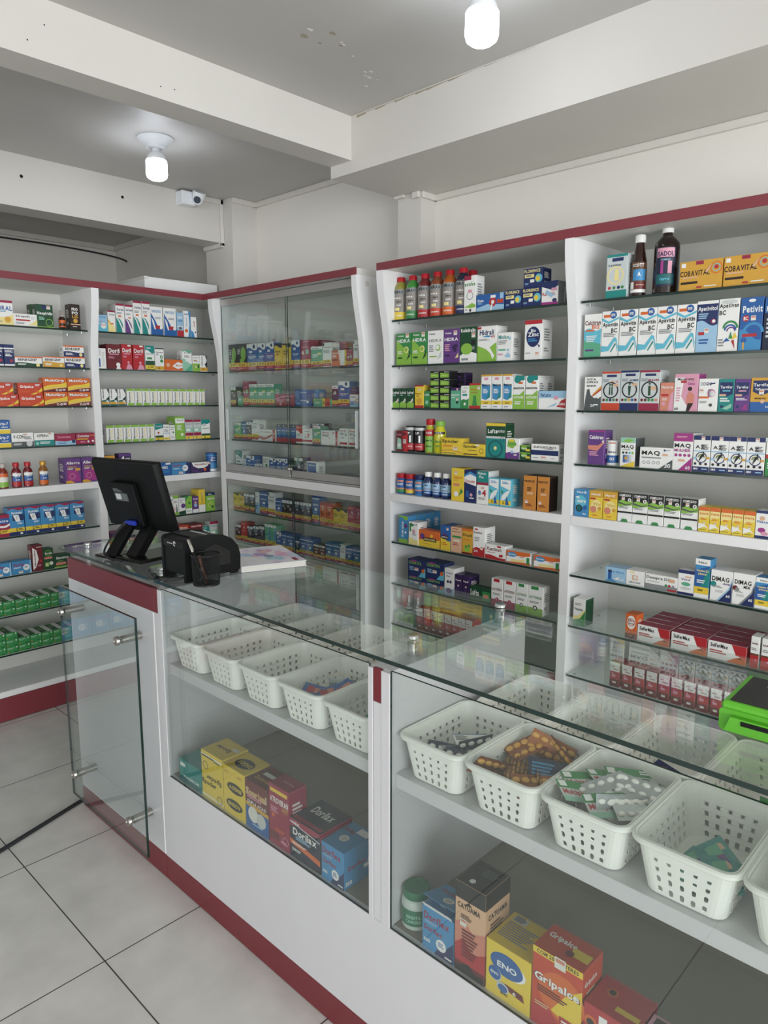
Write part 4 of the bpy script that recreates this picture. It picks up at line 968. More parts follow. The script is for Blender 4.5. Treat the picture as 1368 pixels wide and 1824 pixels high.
('RA',6,0.915,'''seakal -2145 0 54 120 55 0 4 -1
whiteplant -2083 0 55 100 60 -4 1 -1
marac -2028 0 119 72 50 0 1 -1
maracbox -1905 0 53 105 80 0 1 -1
peachbox -1850 0 56 106 60 0 1 -1
figatil -1791 0 53 106 60 0 1 -1
xantb -1735 0 59 120 70 0 1 -1
xantinon -1673 0 97 59 50 0 1 -1
eparema -1572 0 110 48 50 0 1 -1
eparema -1447 0 112 48 50 0 1 -1'''),
('RA',7,0.725,'''calnat -2090 0 102 50 70 0 1 0
calnat -1985 0 102 56 70 0 1 0
calnat -2090 775 102 74 70 0 1 1
calnat -1986 781 102 73 70 0 1 1
whitepur -1881 0 52 116 70 0 1 -1
purpdk2 -1825 0 37 97 70 0 1 -1
purpdk2 -1784 0 34 97 70 0 1 -1
luftalf -1746 0 105 62 40 0 1 -1
lactor -1639 0 55 114 50 0 1 -1
lactor -1580 0 55 114 50 0 1 -1
lactog -1522 0 52 115 50 0 1 -1
lactog -1468 0 66 115 50 0 1 -1'''),
('RA',8,0.535,'''limedk -2168 0 55 60 60 0 1 -1
limedk -2110 0 53 60 60 0 1 -1
redcap -2036 0 36 102 60 0 1 -1
redcap -1995 0 36 102 60 0 1 -1
redcap -1955 0 36 102 60 0 1 -1
redcap -1916 0 36 102 60 0 1 -1
redcap -1877 0 36 102 60 0 1 -1
redcap -1838 0 35 102 60 0 1 -1
redcap -1801 0 34 102 60 0 1 -1
redcap -1764 0 34 102 60 0 1 -1'''),
('RB',1,1.879,'''silvert -1203 0 73 140 75 0 1 -1
cobavital -956 0 128 87 60 0 1 -1
cobavital -824 0 131 87 60 0 1 -1'''),
('RB',2,1.689,'''calcitb12 -1276 0 63 144 60 0 1 -1
apevitin -1211 0 61 149 60 0 1 -1
apevitin -1147 0 61 149 60 0 1 -1
apevitin -1082 0 61 149 60 0 1 -1
apevitin -1019 0 60 149 60 0 1 -1
apevitin -956 0 60 149 60 0 1 -1
apetivitor -894 0 62 154 60 0 1 -1
apetivan -830 0 59 155 60 0 1 -1
petivit -767 0 62 153 60 0 1 -1
petivdk -701 0 55 149 60 0 1 -1'''),
('RB',3,1.508,'''vitasup -1266 0 63 114 50 0 1 -1
lavor -1201 0 66 130 60 0 1 -1
lavnavy -1133 0 64 132 60 0 1 -1
lavcrim -1066 0 67 131 70 0 1 -1
materna -996 0 44 91 40 0 1 -1
maternity -950 0 74 117 60 0 1 -1
cogni -874 0 58 101 50 0 1 -1
targteal -814 0 45 99 50 0 1 -1
targpur -767 0 43 98 50 0 1 -1
targyel -722 0 61 101 50 0 1 -1'''),
('RB',4,1.320,'''calcitmdk -1243 0 61 119 60 0 1 -1
maqkids -1122 0 52 98 70 0 1 -1
maq -1053 0 110 69 50 0 1 -1
maqmul -942 0 61 119 80 0 1 -1
azrun -878 0 51 113 60 0 1 -1
azrun -824 0 51 113 60 0 1 -1
azrun -772 0 50 113 60 0 1 -1
azrun -720 0 51 113 60 0 1 -1
greenred -666 0 44 101 60 0 1 -1'''),
('RB',5,1.131,'''nutrib -1286 0 55 97 60 0 1 -1
nutriy -1229 0 50 97 60 0 1 -1
nutriy -1176 0 51 97 60 0 1 -1
complexo -1121 0 51 100 60 0 1 -1
complexo -1068 0 52 100 60 0 1 -1
complexo -1014 0 52 100 60 0 1 -1
complexo -959 0 51 100 60 0 1 -1
complexo -904 0 53 100 60 0 1 -1
dnova -847 0 32 79 60 -2 1 -1
dnova -813 0 30 79 60 0 1 -1
dnova -780 0 32 79 60 0 1 -1
dnova -746 0 31 79 60 0 1 -1
dnova -713 0 32 79 60 0 1 -1
vitaxon -679 0 45 85 60 0 1 -1'''),
('RB',6,0.915,'''floradix -1155 0 75 50 60 0 1 -1
whitecap -1078 0 65 51 60 0 1 -1
desupre -1010 0 109 50 60 0 1 -1
whitenav -900 0 52 82 50 0 1 -1
vitd3 -847 0 46 127 50 0 1 -1
dimag -797 0 65 99 70 0 1 -1
dimagmdk -730 0 64 100 70 0 1 -1
vitd3 -664 0 44 97 50 0 1 -1'''),
('RB',7,0.725,'''vitae -1273 0 48 102 60 0 1 -1
sulforange -1071 0 41 87 50 0 1 -1
sulfermax -1027 0 111 58 50 0 4 -1
sulfermax -910 0 116 58 50 0 4 -1
sulfermax -791 0 116 58 50 0 4 -1
sulfsm -664 0 25 100 50 0 1 -1
sulfsm -633 0 29 100 50 0 1 -1'''),
('RB',8,0.535,'''redcap -1119 0 36 90 60 0 1 -1
redcap -1074 0 36 90 60 0 1 -1
redcap -1029 0 36 90 60 0 1 -1
redcap -985 0 36 90 60 0 1 -1
redcap -942 0 36 90 60 0 1 -1
redcap -899 0 36 90 60 0 1 -1
redcap -856 0 36 90 60 0 1 -1
redcap -813 0 35 90 60 0 1 -1
redcap -771 0 34 90 60 0 1 -1
redcap -729 0 33 90 60 0 1 -1
redcap -688 0 32 90 60 0 1 -1
redcap -647 0 31 90 60 0 1 -1
redcap -607 0 31 90 60 0 1 -1'''),
]
# ------------------------------------------------------------------ printed cartons
STYLE = {}
for ln in STYLES.strip().split('\n'):
    k, look, base, cmds = ln.split('|')
    STYLE[k] = (look, base, cmds)

def ellipse(cx, cy, rx, ry, n=20): return [(cx + rx * math.cos(2 * math.pi * i / n), cy + ry * math.sin(2 * math.pi * i / n)) for i in range(n)]
def wave(y0, y1, n=10): return [(100 * i / n, y0 + (y1 - y0) * (i / n) + 4 * math.sin(2 * math.pi * i / n)) for i in range(n + 1)]
def art(q, cmds, W, H, put):
    """printed decoration: percent coordinates of a W x H face; put(x, y, layer) -> 3D point"""
    layer = 0
    def P2(pts, col):
        q.poly([put(x * W / 100, y * H / 100, layer) for x, y in pts], paint(col))
    def TX(t, s, key='n', col=None, dy=0, grow=1.0):
        x, y, w_, h_ = [float(a) for a in t[:4]]
        if w_ <= 0: return
        rot = dict(v=90, u=180).get(s, 0)
        if rot == 90: cw, chh = h_ * H / 100, w_ * W / 100
        else: cw, chh = w_ * W / 100, h_ * H / 100
        vs, fs = fit_text(t[5], x * W / 100, y * H / 100 + dy, cw * grow, chh * grow, rot, key)
        if vs: q.add([put(a, b, layer) for a, b in vs], fs, paint(col or t[4]))
    for c in cmds:
        t = c.split(); k = t[0]; t = t[1:]; layer += 1
        if k == 'b': a, b = float(t[0]), float(t[1]); P2([(0, a), (100, a), (100, b), (0, b)], t[2])
        elif k == 'r': a, b, c2, d = map(float, t[:4]); P2([(a, b), (c2, b), (c2, d), (a, d)], t[4])
        elif k == 'c':
            r = float(t[2])
            if r > 0: P2(ellipse(float(t[0]), float(t[1]), r, r * W / H), t[3])
        elif k == 'e': P2(ellipse(float(t[0]), float(t[1]), float(t[2]), float(t[3])), t[4])
        elif k in 'oA':
            cx, cy, r = map(float, t[:3]); n = 20; th = .16 * r if k == 'o' else .22 * r
            if k == 'o': th = max(th, 1.5)
            a1 = 2 * math.pi if k == 'o' else math.pi
            if k == 'A': r *= .8
            for i in range(n):
                u, v = a1 * i / n, a1 * (i + 1) / n
                P2([(cx + rr * math.cos(g), cy + rr * math.sin(g) * W / H) for rr, g in ((r, u), (r, v), (r - th, v), (r - th, u))][::-1], t[3])
        elif k == 'w': P2([(0, 0), (100, 0)] + wave(float(t[0]), float(t[1]))[::-1], t[2])
        elif k == 'W': P2(wave(float(t[0]), float(t[1])) + [(100, 100), (0, 100)], t[2])
        elif k == 'p':
            v = list(map(float, t[1:])); P2(list(zip(v[0::2], v[1::2])), t[0])
        elif k == 'l':
            a, b, c2, d = map(float, t[:4]); n = int(t[4]); col = t[5] if len(t) > 5 else 'G'
            st = (d - b) / n
            for i in range(n):
                e = c2 - (c2 - a) * (.06 + .3 * ((i * 37 + int(a)) % 7) / 7)
                y = d - st * i
                P2([(a, y - st * .55), (e, y - st * .55), (e, y), (a, y)], col)
        elif k == 'D':
            a, b, c2, d = map(float, t[:4]); n = 7
            for i in range(n):
                for j in range(n):
                    r = (c2 - a) / n * (.14 + .4 * (1 - i / n))
                    P2(ellipse(a + (c2 - a) * (i + .5) / n, b + (d - b) * (j + .5) / n, r, r * W / H, 8), t[4])
        elif k == '$':
            x, y = float(t[0]), float(t[1]); ww, hh = 11, min(11 * W / H, 9)
            P2([(x - ww, y - hh), (x + ww, y - hh), (x + ww, y + hh), (x - ww, y + hh)], 'OW'); layer += 1
            P2([(x - ww * .8, y + hh * .1), (x + ww * .8, y + hh * .1), (x + ww * .8, y + hh * .75), (x - ww * .8, y + hh * .75)], 'SA')
        elif k == '%':
            P2([(0, 15), (100, 15), (100, 30), (0, 30)], 'Y'); P2([(0, 4), (100, 4), (100, 15), (0, 15)], 'R'); layer += 1
            TX(['28', '22.5', '18', '11', 'K', 'G'], 't')
            P2([(46, 20), (88, 20), (88, 22), (46, 22)], 'K'); P2([(46, 24), (82, 24), (82, 26), (46, 26)], 'K')
            P2([(22, 8), (78, 8), (78, 10.5), (22, 10.5)], 'PK')
        elif k == 'T':
            TX(t, 't', 'b', 'DR' if t[4] != 'GO' else 'W', -.004 * H, 1.05); layer += 1
            TX(t, 't', 'n')
        elif k in 'tvu': TX(t, k)

CARTONS = {}
def carton_mesh(style, w_, h_, d_):
    key = (style, round(w_, 3), round(h_, 3), round(d_, 3))
    if key in CARTONS: return CARTONS[key]
    look, base, cmds = STYLE[style]
    q = MB(); front = []; top = []; side = []; sc = base; kc = base
    for c in cmds.split(';'):
        if not c: continue
        if c[:2] == 's ': sc = c[2:]
        elif c[:2] == 'k ': kc = c[2:]
        elif c[:2] == 'K ': top.append(c[2:])
        elif c[:2] == 'S ': side.append(c[2:])
        else: front.append(c)
    ch = min(.0007, d_ * .02)
    q.box((0, 0, 0), (w_, d_, h_), paint(base), ch)
    E_ = .00009
    # flaps: a tuck slit across the top and bottom, side flap folds, lid and side colour
    if kc != base: q.poly([(ch, ch, h_ + E_), (w_ - ch, ch, h_ + E_), (w_ - ch, d_ - ch, h_ + E_), (ch, d_ - ch, h_ + E_)], paint(kc))
    if sc != base:
        for x in (w_ + E_, -E_):
            p = [(x, ch, ch), (x, d_ - ch, ch), (x, d_ - ch, h_ - ch), (x, ch, h_ - ch)]
            q.poly(p if x > 0 else p[::-1], paint(sc))
    fold = paint('G')
    t_ = .0006
    q.poly([(w_ * .03, d_ - .004, h_ + 3 * E_), (w_ * .97, d_ - .004, h_ + 3 * E_), (w_ * .97, d_ - .004 + t_, h_ + 3 * E_), (w_ * .03, d_ - .004 + t_, h_ + 3 * E_)], fold)
    for x in (w_ + 2 * E_, -2 * E_):
        p = [(x, .002, h_ - .005), (x, d_ - .002, h_ - .005), (x, d_ - .002, h_ - .005 + t_), (x, .002, h_ - .005 + t_)]
        q.poly(p if x > 0 else p[::-1], fold)
    art(q, front, w_, h_, lambda x, y, l: (x, -E_ * (l + 1), y))
    art(q, top, w_, d_, lambda x, y, l: (x, y, h_ + E_ * (l + 4)))
    if side: art(q, side, d_, h_, lambda x, y, l: (w_ + E_ * (l + 3), x, y))
    elif not side and sc == base and h_ > .05:
        # small print on the narrow sides
        cc = 'G' if base in 'W OW LG SV LY LB' else 'OW'
        pr = ['l 20 45 80 78 5 ' + cc, 'l 20 18 70 30 2 ' + cc]
        art(q, pr, d_, h_, lambda x, y, l: (w_ + E_ * (l + 3), x, y))
        art(q, pr, d_, h_, lambda x, y, l: (-E_ * (l + 3), d_ - x, y))
    me = q.mesh('medicine_box')
    CARTONS[key] = me
    return me
PLACE = {}
def carton(style, w_, h_, d_, loc, rz, name='medicine_box'):
    o = bpy.data.objects.new(name, carton_mesh(style, w_, h_, d_)); C.objects.link(o)
    o.location = loc; o.rotation_euler = (0, 0, rz)
    return o
ORD = ['first', 'second', 'third', 'fourth', 'fifth', 'sixth', 'seventh', 'eighth', 'ninth', 'tenth', 'eleventh', 'twelfth', 'thirteenth', 'fourteenth', 'fifteenth', 'sixteenth', 'seventeenth', 'eighteenth', 'nineteenth', 'twentieth']
NUM = ['zero', 'one', 'two', 'three', 'four', 'five', 'six', 'seven', 'eight', 'nine', 'ten', 'eleven', 'twelve', 'thirteen', 'fourteen', 'fifteen', 'sixteen', 'seventeen', 'eighteen', 'nineteen', 'twenty', 'twenty-one', 'twenty-two', 'twenty-three', 'twenty-four']
BAYN = dict(LA='green-carton bay', LB='monitor bay', G='glass-door cabinet', RA='sports-drink bay', RB='dark-bottle bay')
def shelf_name(n): return 'top shelf' if n == 1 else ORD[n - 1] + ' shelf'
def short(look, k):
    ws = look.split()
    return look if len(ws) <= k else ' '.join(ws[:k])
def clip(lab):
    ws = lab.split()
    return lab if len(ws) <= 16 else None
def pick(*labs):
    for l in labs:
        if len(l.split()) <= 16: return l
    return ' '.join(labs[-1].split()[:16])
# columns of each row: style, start along the shelf (mm), base height (mm, 0 = on the shelf), width, height, depth, set back, rows, level
def fill_shelf(bay, n, z0, data):
    items = []
    for ln in data.strip().split('\n'):
        t = ln.split(); items.append((t[0], [int(a) for a in t[1:]]))
    groups = {}
    for it in items: groups.setdefault(it[0], []).append(it)
    for st, its in groups.items():
        look = STYLE[st][0]
        toward = bay in ('LA', 'LB')
        cols = []
        for it in its:
            o = it[1]
            for c in cols:
                if abs((c[0][1][0] + c[0][1][2] / 2) - (o[0] + o[2] / 2)) < 22 and max(o[7], c[0][1][7]) > 0: c.append(it); break
            else: cols.append([it])
        cols.sort(key=lambda c: c[0][1][0], reverse=toward)
        stacked = any(len(c) > 1 for c in cols)
        place = '%s, %s' % (shelf_name(n), BAYN[bay])
        long_place = 'on the %s of the %s' % (shelf_name(n), BAYN[bay])
        grp = None
        if len(its) > 1 or any(i[1][6] > 1 for i in its): grp = look + ' repeats, ' + place
        for ci, col in enumerate(cols):
            col.sort(key=lambda i: i[1][7])
            for li, (s_, o) in enumerate(col):
                u0, zb, w_, h_, d_, sb, rows, lev = [v / 1000 for v in o[:6]] + o[6:]
                hl = col[0][1][3] / 1000
                z = z0 + .0004 if (zb == 0 or lev <= 0) else (zb if abs(hl - h_) > .005 else z0 + lev * (hl + .0005))
                for r_ in range(rows):
                    back = .0 + sb + r_ * (d_ + .002)
                    yaw = R(random.uniform(-.7, .7))
                    if bay in ('LA', 'LB'): loc = (-3.612 - back, u0, z); rz = R(90)
                    elif bay == 'G': loc = (u0, 2.362 + back, z); rz = 0
                    else: loc = (u0, 2.329 + back, z); rz = 0
                    ob = carton(st, w_, h_, d_, loc, rz + (yaw if not stacked and w_ < .08 and d_ < .07 and r_ == 0 else 0), {'RB': 'vitamin_box', 'G': 'prescription_box'}.get(bay, 'medicine_box'))
                    nc = len(cols)
                    rowt = '' if r_ == 0 else (', one row back' if r_ == 1 else ', %s rows back' % NUM[r_])
                    if stacked:
                        lv = ['bottom', 'top'][li] if len(col) == 2 else ('bottom', 'second', 'middle', 'fourth', 'top')[min(li, 4)] if len(col) > 1 else 'single'
                        if nc == 1: lab = pick('%s, %s of its stack, %s' % (look, lv, place))
                        else: lab = pick('%s, %s in %s stack from the corner, %s' % (look, lv, ORD[ci], place), '%s, %s in %s stack, %s' % (look, lv, ORD[ci], place), '%s, %s, %s stack, %s' % (look, lv, ORD[ci], place))
                    elif nc == 1:
                        lab = pick('%s%s %s' % (look, rowt, long_place), '%s%s, %s' % (look, rowt, place))
                    else:
                        lab = pick('%s, %s of %s from the corner%s, %s' % (look, ORD[ci], NUM[nc], rowt, place),
                                   '%s, %s of %s%s, %s' % (look, ORD[ci], NUM[nc], rowt, place),
                                   '%s, %s from corner%s, %s' % (look, ORD[ci], rowt, place), '%s, %s%s, %s' % (look, ORD[ci], rowt.replace(' rows', '').replace(' row', ''), place))
                    tag(ob, lab, {'RB': 'vitamin box'}.get(bay, 'medicine box'), grp)
# ------------------------------------------------------------------ counters
YF = 1.054; YB = 1.575
def counter_box(root):
    off = Vector(root.location)
    def f(nm, a, b, m, ch=.001, edge=None, par=None):
        q = MB(); q.T = Matrix.Translation(-off); q.box(a, b, m, ch, edge); return q.build(nm, par or root)
    return f
k = empty('end_counter', (-2.3, 1.3, 0)); cb = counter_box(k)
tag(k, 'white counter end unit with wide red band under the monitor', 'counter')
cb('front_panel', (-2.615, YF, .086), (-1.9905, YF + .018, .901), M_counter)
cb('red_band', (-2.615, YF, .9015), (-1.9905, YF + .018, .976), M_redc)
cb('kick_board', (-2.615, YF, .003), (-1.9905, YF + .018, .0855), M_redc)
cb('side_panel', (-2.615, YF + .0185, .003), (-2.597, YB, .976), M_counter)
cb('side_panel', (-2.0085, YF + .0185, .003), (-1.9905, YB, .976), M_counter)
cb('edge_strip', (-1.9975, YF - .0012, .09), (-1.9925, YF - .0001, .90), mat('white_edge_strip', 'f4f4f4', rough=.3), .0004)
cb('shelf_board', (-2.5965, YF + .019, .715), (-2.009, YB, .74), M_counter)
cb('shelf_board', (-2.5965, YF + .019, .36), (-2.009, YB, .385), M_counter)
cb('front_rail', (-2.5965, YF + .0185, .94), (-2.009, YF + .05, .9755), M_counter)
cb('top_rail', (-2.5965, YF + .05, .955), (-2.54, YB, .9755), M_counter)

k = empty('display_counter', (-1.0, 1.3, 0)); cb = counter_box(k)
tag(k, 'long white glass-fronted display counter with red kick and baskets inside', 'counter')
XR = -.04
cb('kick_board', (-1.989, YF, .003), (XR, YF + .018, .0845), M_redc)
cb('front_panel', (-1.989, YF, .085), (XR, YF + .018, .377), M_counter)
cb('deck', (-1.989, YF + .0185, .35), (XR, YB, .376), mat('taupe_deck', '8a8378', rough=.3, noise=.08, scale=5))
cb('back_panel', (-1.945, YB - .018, .377), (XR, YB, .70), M_inner)
def post(x0, x1, xa, xb, first=False):
    cb('divider', (x0, YF + .008, .3772), (x1, YB, .978), M_counter)
    cb('post_face', (xa, YF - .0005, .378), (xb, YF + .0078, .901), M_counter)
    cb('red_inlay', (xa, YF - .0005, .9015), (xb, YF + .0078, .978), M_redc)
post(-1.984, -1.949, -1.988, -1.966)
cb('glass_channel', (-1.965, YF - .0015, .377), (-1.945, YF + .012, .978), M_counter)
post(-1.056, -.997, -1.0445, -1.021)
cb('glass_channel', (-1.060, YF - .0015, .377), (-1.0455, YF + .012, .976), M_counter)
cb('glass_channel', (-1.020, YF - .0015, .377), (-.995, YF + .012, .976), M_counter)
post(-.108, -.045, -.098, -.06)
for a, b in ((-1.949, -1.056), (-.997, -.108)):
    cb('front_glass', (a + .003, YF + .0005, .378), (b - .001, YF + .0055, .982), M_glass, .0004, M_edge)
    cb('basket_shelf', (a, YF + .02, .709), (b, YB - .002, .741), M_counter)
# glass tops on chrome posts
M_cap = M_chrome
def glass_top(name, x0, x1, label, posts):
    root = empty(name, ((x0 + x1) / 2, 1.29, 1.009)); off = Vector(root.location)
    q = MB(); q.T = Matrix.Translation(-off)
    r = .022; y0, y1 = 1.029, 1.556
    pts = []
    for cx, cy, a0 in ((x1 - r, y1 - r, 0), (x0 + r, y1 - r, 90), (x0 + r, y0 + r, 180), (x1 - r, y0 + r, 270)):
        for i in range(5): pts.append((cx + r * math.cos(R(a0 + i * 22.5)), cy + r * math.sin(R(a0 + i * 22.5))))
    z0, z1 = 1.009, 1.018; n = len(pts)
    q.add([(p[0], p[1], z1) for p in pts], [list(range(n))], M_glass)
    q.add([(p[0], p[1], z0) for p in pts], [list(range(n))[::-1]], M_glass)
    ring = [[i, (i + 1) % n, n + (i + 1) % n, n + i] for i in range(n)]
    rear = [f for f in ring if pts[f[0]][1] > 1.5 and pts[f[1]][1] > 1.5]
    two = [(p[0], p[1], z0) for p in pts] + [(p[0], p[1], z1) for p in pts]
    q.add(two, [f for f in ring if f not in rear], M_edge); q.add(two, rear, M_glass)
    q.build('glass_sheet', root)
    for px, py in posts:
        q = MB(); q.T = Matrix.Translation(-off)
        q.lathe([(.013, .978), (.013, 1.0085)], M_chrome, 20, (px, py, 0))
        q.lathe([(.0135, 1.0183), (.0145, 1.0195), (.0145, 1.0255), (.012, 1.0275), (0, 1.0275)], M_chrome, 20, (px, py, 0))
        q.build('standoff_post', root, smooth=True)
    tag(root, label, 'glass top')
glass_top('counter_glass_top', -2.645, -1.957, 'clear glass top carrying the monitor on the red-banded end counter', [(-2.58, 1.12), (-2.03, 1.11), (-2.555, 1.49), (-2.03, 1.49)])
glass_top('counter_glass_top', -1.952, -.03, 'long clear glass top over the basket display with the white notebook on it', [(-1.03, 1.166), (-1.03, 1.505), (-.08, 1.166), (-.08, 1.505), (-1.967 + .03, 1.49)])
# the free glass panel in front of the end counter
pn = empty('glass_panel', (-2.25, .985, .11)); off = Vector(pn.location)
q = MB(); q.T = Matrix.Translation(-off); q.box((-2.525, .981, .117), (-1.975, .989, .9), M_panel, .0006, M_edge); q.build('glass_sheet', pn)
for x, z in ((-2.502, .812), (-2.085, .806), (-2.485, .208), (-2.075, .203)):
    q = MB(); q.T = Matrix.Translation(Vector((x, YF - .0005, z)) - off) @ Matrix.Rotation(R(90), 4, 'X')
    q.lathe([(.0125, 0), (.0125, .0645)], M_steel, 20); q.lathe([(.0125, .0735), (.0145, .0745), (.0145, .083), (.013, .085), (.009, .0855), (.0085, .083), (0, .083)], M_steel, 20)
    q.build('standoff', pn, smooth=True)
tag(pn, 'free-standing clear glass panel on steel standoffs before the end counter', 'glass panel')

# ------------------------------------------------------------------ baskets
def basket_mesh():
    q = MB()
    hb = .0975
    bw, bl, tw, tl = .128, .205, .160, .236      # bottom and top width (x) and length (y)
    def ring(t, r):
        w_ = bw + (tw - bw) * t; l_ = bl + (tl - bl) * t
        return w_ / 2, l_ / 2
    rc = .022
    def pt(side, s, t):
        """side 0..3 straight wall, s 0..1 along it; height share t"""
        hw, hl = ring(t, rc)
        if side == 0: return (-hw + rc + s * 2 * (hw - rc), -hl, t * hb)
        if side == 1: return (hw, -hl + rc + s * 2 * (hl - rc), t * hb)
        if side == 2: return (hw - rc - s * 2 * (hw - rc), hl, t * hb)
        return (-hw, hl - rc - s * 2 * (hl - rc), t * hb)
    rows = [(.02, .07, 0), (.07, .185, 1), (.185, .275, 0), (.275, .38, 1), (.38, .465, 0), (.465, .56, 1), (.56, .645, 0), (.645, .725, 1), (.725, 1.0, 0)]
    for side in range(4):
        ncol = 5 if side in (0, 2) else 8
        for t0, t1, holes in rows:
            for c in range(ncol):
                s0, s1 = c / ncol, (c + 1) / ncol
                cor = [pt(side, s0, t0), pt(side, s1, t0), pt(side, s1, t1), pt(side, s0, t1)]
                if not holes: q.add(cor, [[0, 1, 2, 3]], M_basket); continue
                hw_ = .285 if t0 < .2 else .30 + .06 * t0
                m0, m1 = s0 + (s1 - s0) * hw_, s1 - (s1 - s0) * hw_
                e = .22
                dt = t1 - t0; ds = m1 - m0
                oc = [(m0 + ds * e, t0), (m1 - ds * e, t0), (m1, t0 + dt * e), (m1, t1 - dt * e), (m1 - ds * e, t1), (m0 + ds * e, t1), (m0, t1 - dt * e), (m0, t0 + dt * e)]
                vs = cor + [pt(side, a, b) for a, b in oc]
                q.add(vs, [[0, 1, 5, 4], [1, 2, 7, 6], [2, 3, 9, 8], [3, 0, 11, 10], [1, 6, 5], [2, 8, 7], [3, 10, 9], [0, 4, 11]], M_basket)
    # rounded corners
    for ci, (sx, sy) in enumerate(((1, -1), (1, 1), (-1, 1), (-1, -1))):
        a0 = (-90, 0, 90, 180)[ci]
        for j in range(len(rows)):
            t0, t1 = rows[j][0], rows[j][1]
            vs = []
            for t in (t0, t1):
                hw, hl = ring(t, rc)
                for i in range(6):
                    a = R(a0 + i * 18)
                    vs.append((sx * (hw - rc) + rc * math.cos(a), sy * (hl - rc) + rc * math.sin(a), t * hb))
            q.add(vs, [[i, i + 1, 7 + i, 6 + i] for i in range(5)], M_basket)
    # floor, with a rounded foot
    def loop(t, inset, z):
        hw, hl = ring(t, rc); hw -= inset; hl -= inset; out = []
        for ci, (sx, sy) in enumerate(((1, -1), (1, 1), (-1, 1), (-1, -1))):
            for i in range(6):
                a = R((-90, 0, 90, 180)[ci] + i * 18); r_ = rc - inset * .3
                out.append((sx * (hw - r_) + r_ * math.cos(a), sy * (hl - r_) + r_ * math.sin(a), z))
        return out
    A = loop(.02, 0, .02 * hb); Bq = loop(0, .004, 0); n = len(A)
    q.add(A + Bq, [[i, n + i, n + (i + 1) % n, (i + 1) % n] for i in range(n)], M_basket)
    q.add(Bq, [list(range(n))[::-1]], M_basket)
    body = q.mesh('basket_body')
    # rolled rim
    q = MB(); prof = [(0, .0965), (.0025, .0990), (.006, .0985), (.0085, .0955), (.0085, .0905), (.0068, .0885), (.0055, .0905), (.0045, .0945), (.001, .0945), (0, .0965)]
    loops = []
    for d_, z in prof:
        hw, hl = ring(1, rc); hw += d_; hl += d_; lp = []
        for ci, (sx, sy) in enumerate(((1, -1), (1, 1), (-1, 1), (-1, -1))):
            for i in range(6):
                a = R((-90, 0, 90, 180)[ci] + i * 18); r_ = rc + d_
                lp.append((sx * (hw - r_) + r_ * math.cos(a), sy * (hl - r_) + r_ * math.sin(a), z))
        loops.append(lp)
    n = len(loops[0])
    for j in range(len(loops) - 1):
        q.add(loops[j] + loops[j + 1], [[i, (i + 1) % n, n + (i + 1) % n, n + i] for i in range(n)], M_basket)
    return body, q.mesh('rim', True)
BB, BR_ = basket_mesh()
def basket(x, y, label, rz=0):
    o = bpy.data.objects.new('storage_basket', BB); C.objects.link(o)
    o.location = (x, y, .7418); o.rotation_euler = (0, 0, R(rz))
    md = o.modifiers.new('wall', 'SOLIDIFY'); md.thickness = .0022; md.offset = -1
    r_ = bpy.data.objects.new('rim', BR_); C.objects.link(r_); r_.parent = o
    tag(o, label, 'basket', 'white perforated baskets in the counter')
    return o
f1 = [-1.855, -1.68, -1.506, -1.331, -1.156]; f2 = [-.905, -.731, -.557, -.382, -.208]
b1 = [-1.838, -1.664, -1.49, -1.316, -1.142]; b2 = [-.885, -.711, -.537, -.363, -.189]
Y1, Y2 = 1.193, 1.438
what = ['empty white basket against the end-counter divider, front row', 'empty white basket second from the end-counter divider, front row', 'empty white basket in the middle of the front row under the notebook side',
        'white basket with red-and-blue sachets and a clear blister card', 'white basket with blue packet beside the red-topped middle post, front row']
for x, l in zip(f1, what): basket(x, Y1, l, random.uniform(-1, 1))
what = ['white basket at the back, behind the empty first basket', 'white back-row basket holding one dark grey sachet', 'empty white back-row basket third from the end-counter divider', 'white back-row basket behind the red-and-blue sachets', 'empty white back-row basket beside the chrome glass posts']
for x, l in zip(b1, what): basket(x, Y2, l, random.uniform(-1, 1))
what = ['white basket with navy and barcode-printed blister cards, beside the middle divider', 'white basket full of amber tablet blisters standing in a row', 'white basket heaped with green-printed and silver blister packs', 'white basket with a few teal-and-purple sachets', 'white basket cut off by the photo edge, after the teal sachets']
for x, l in zip(f2, what): basket(x, Y1, l, random.uniform(-1, 1))
what = ['white back-row basket with a pink-and-white packet', 'white back-row basket with one orange packet', 'white back-row basket with a navy-and-white card', 'white back-row basket under the green card terminal', 'white back-row basket past the green card terminal']
for x, l in zip(b2, what): basket(x, Y2, l, random.uniform(-1, 1))

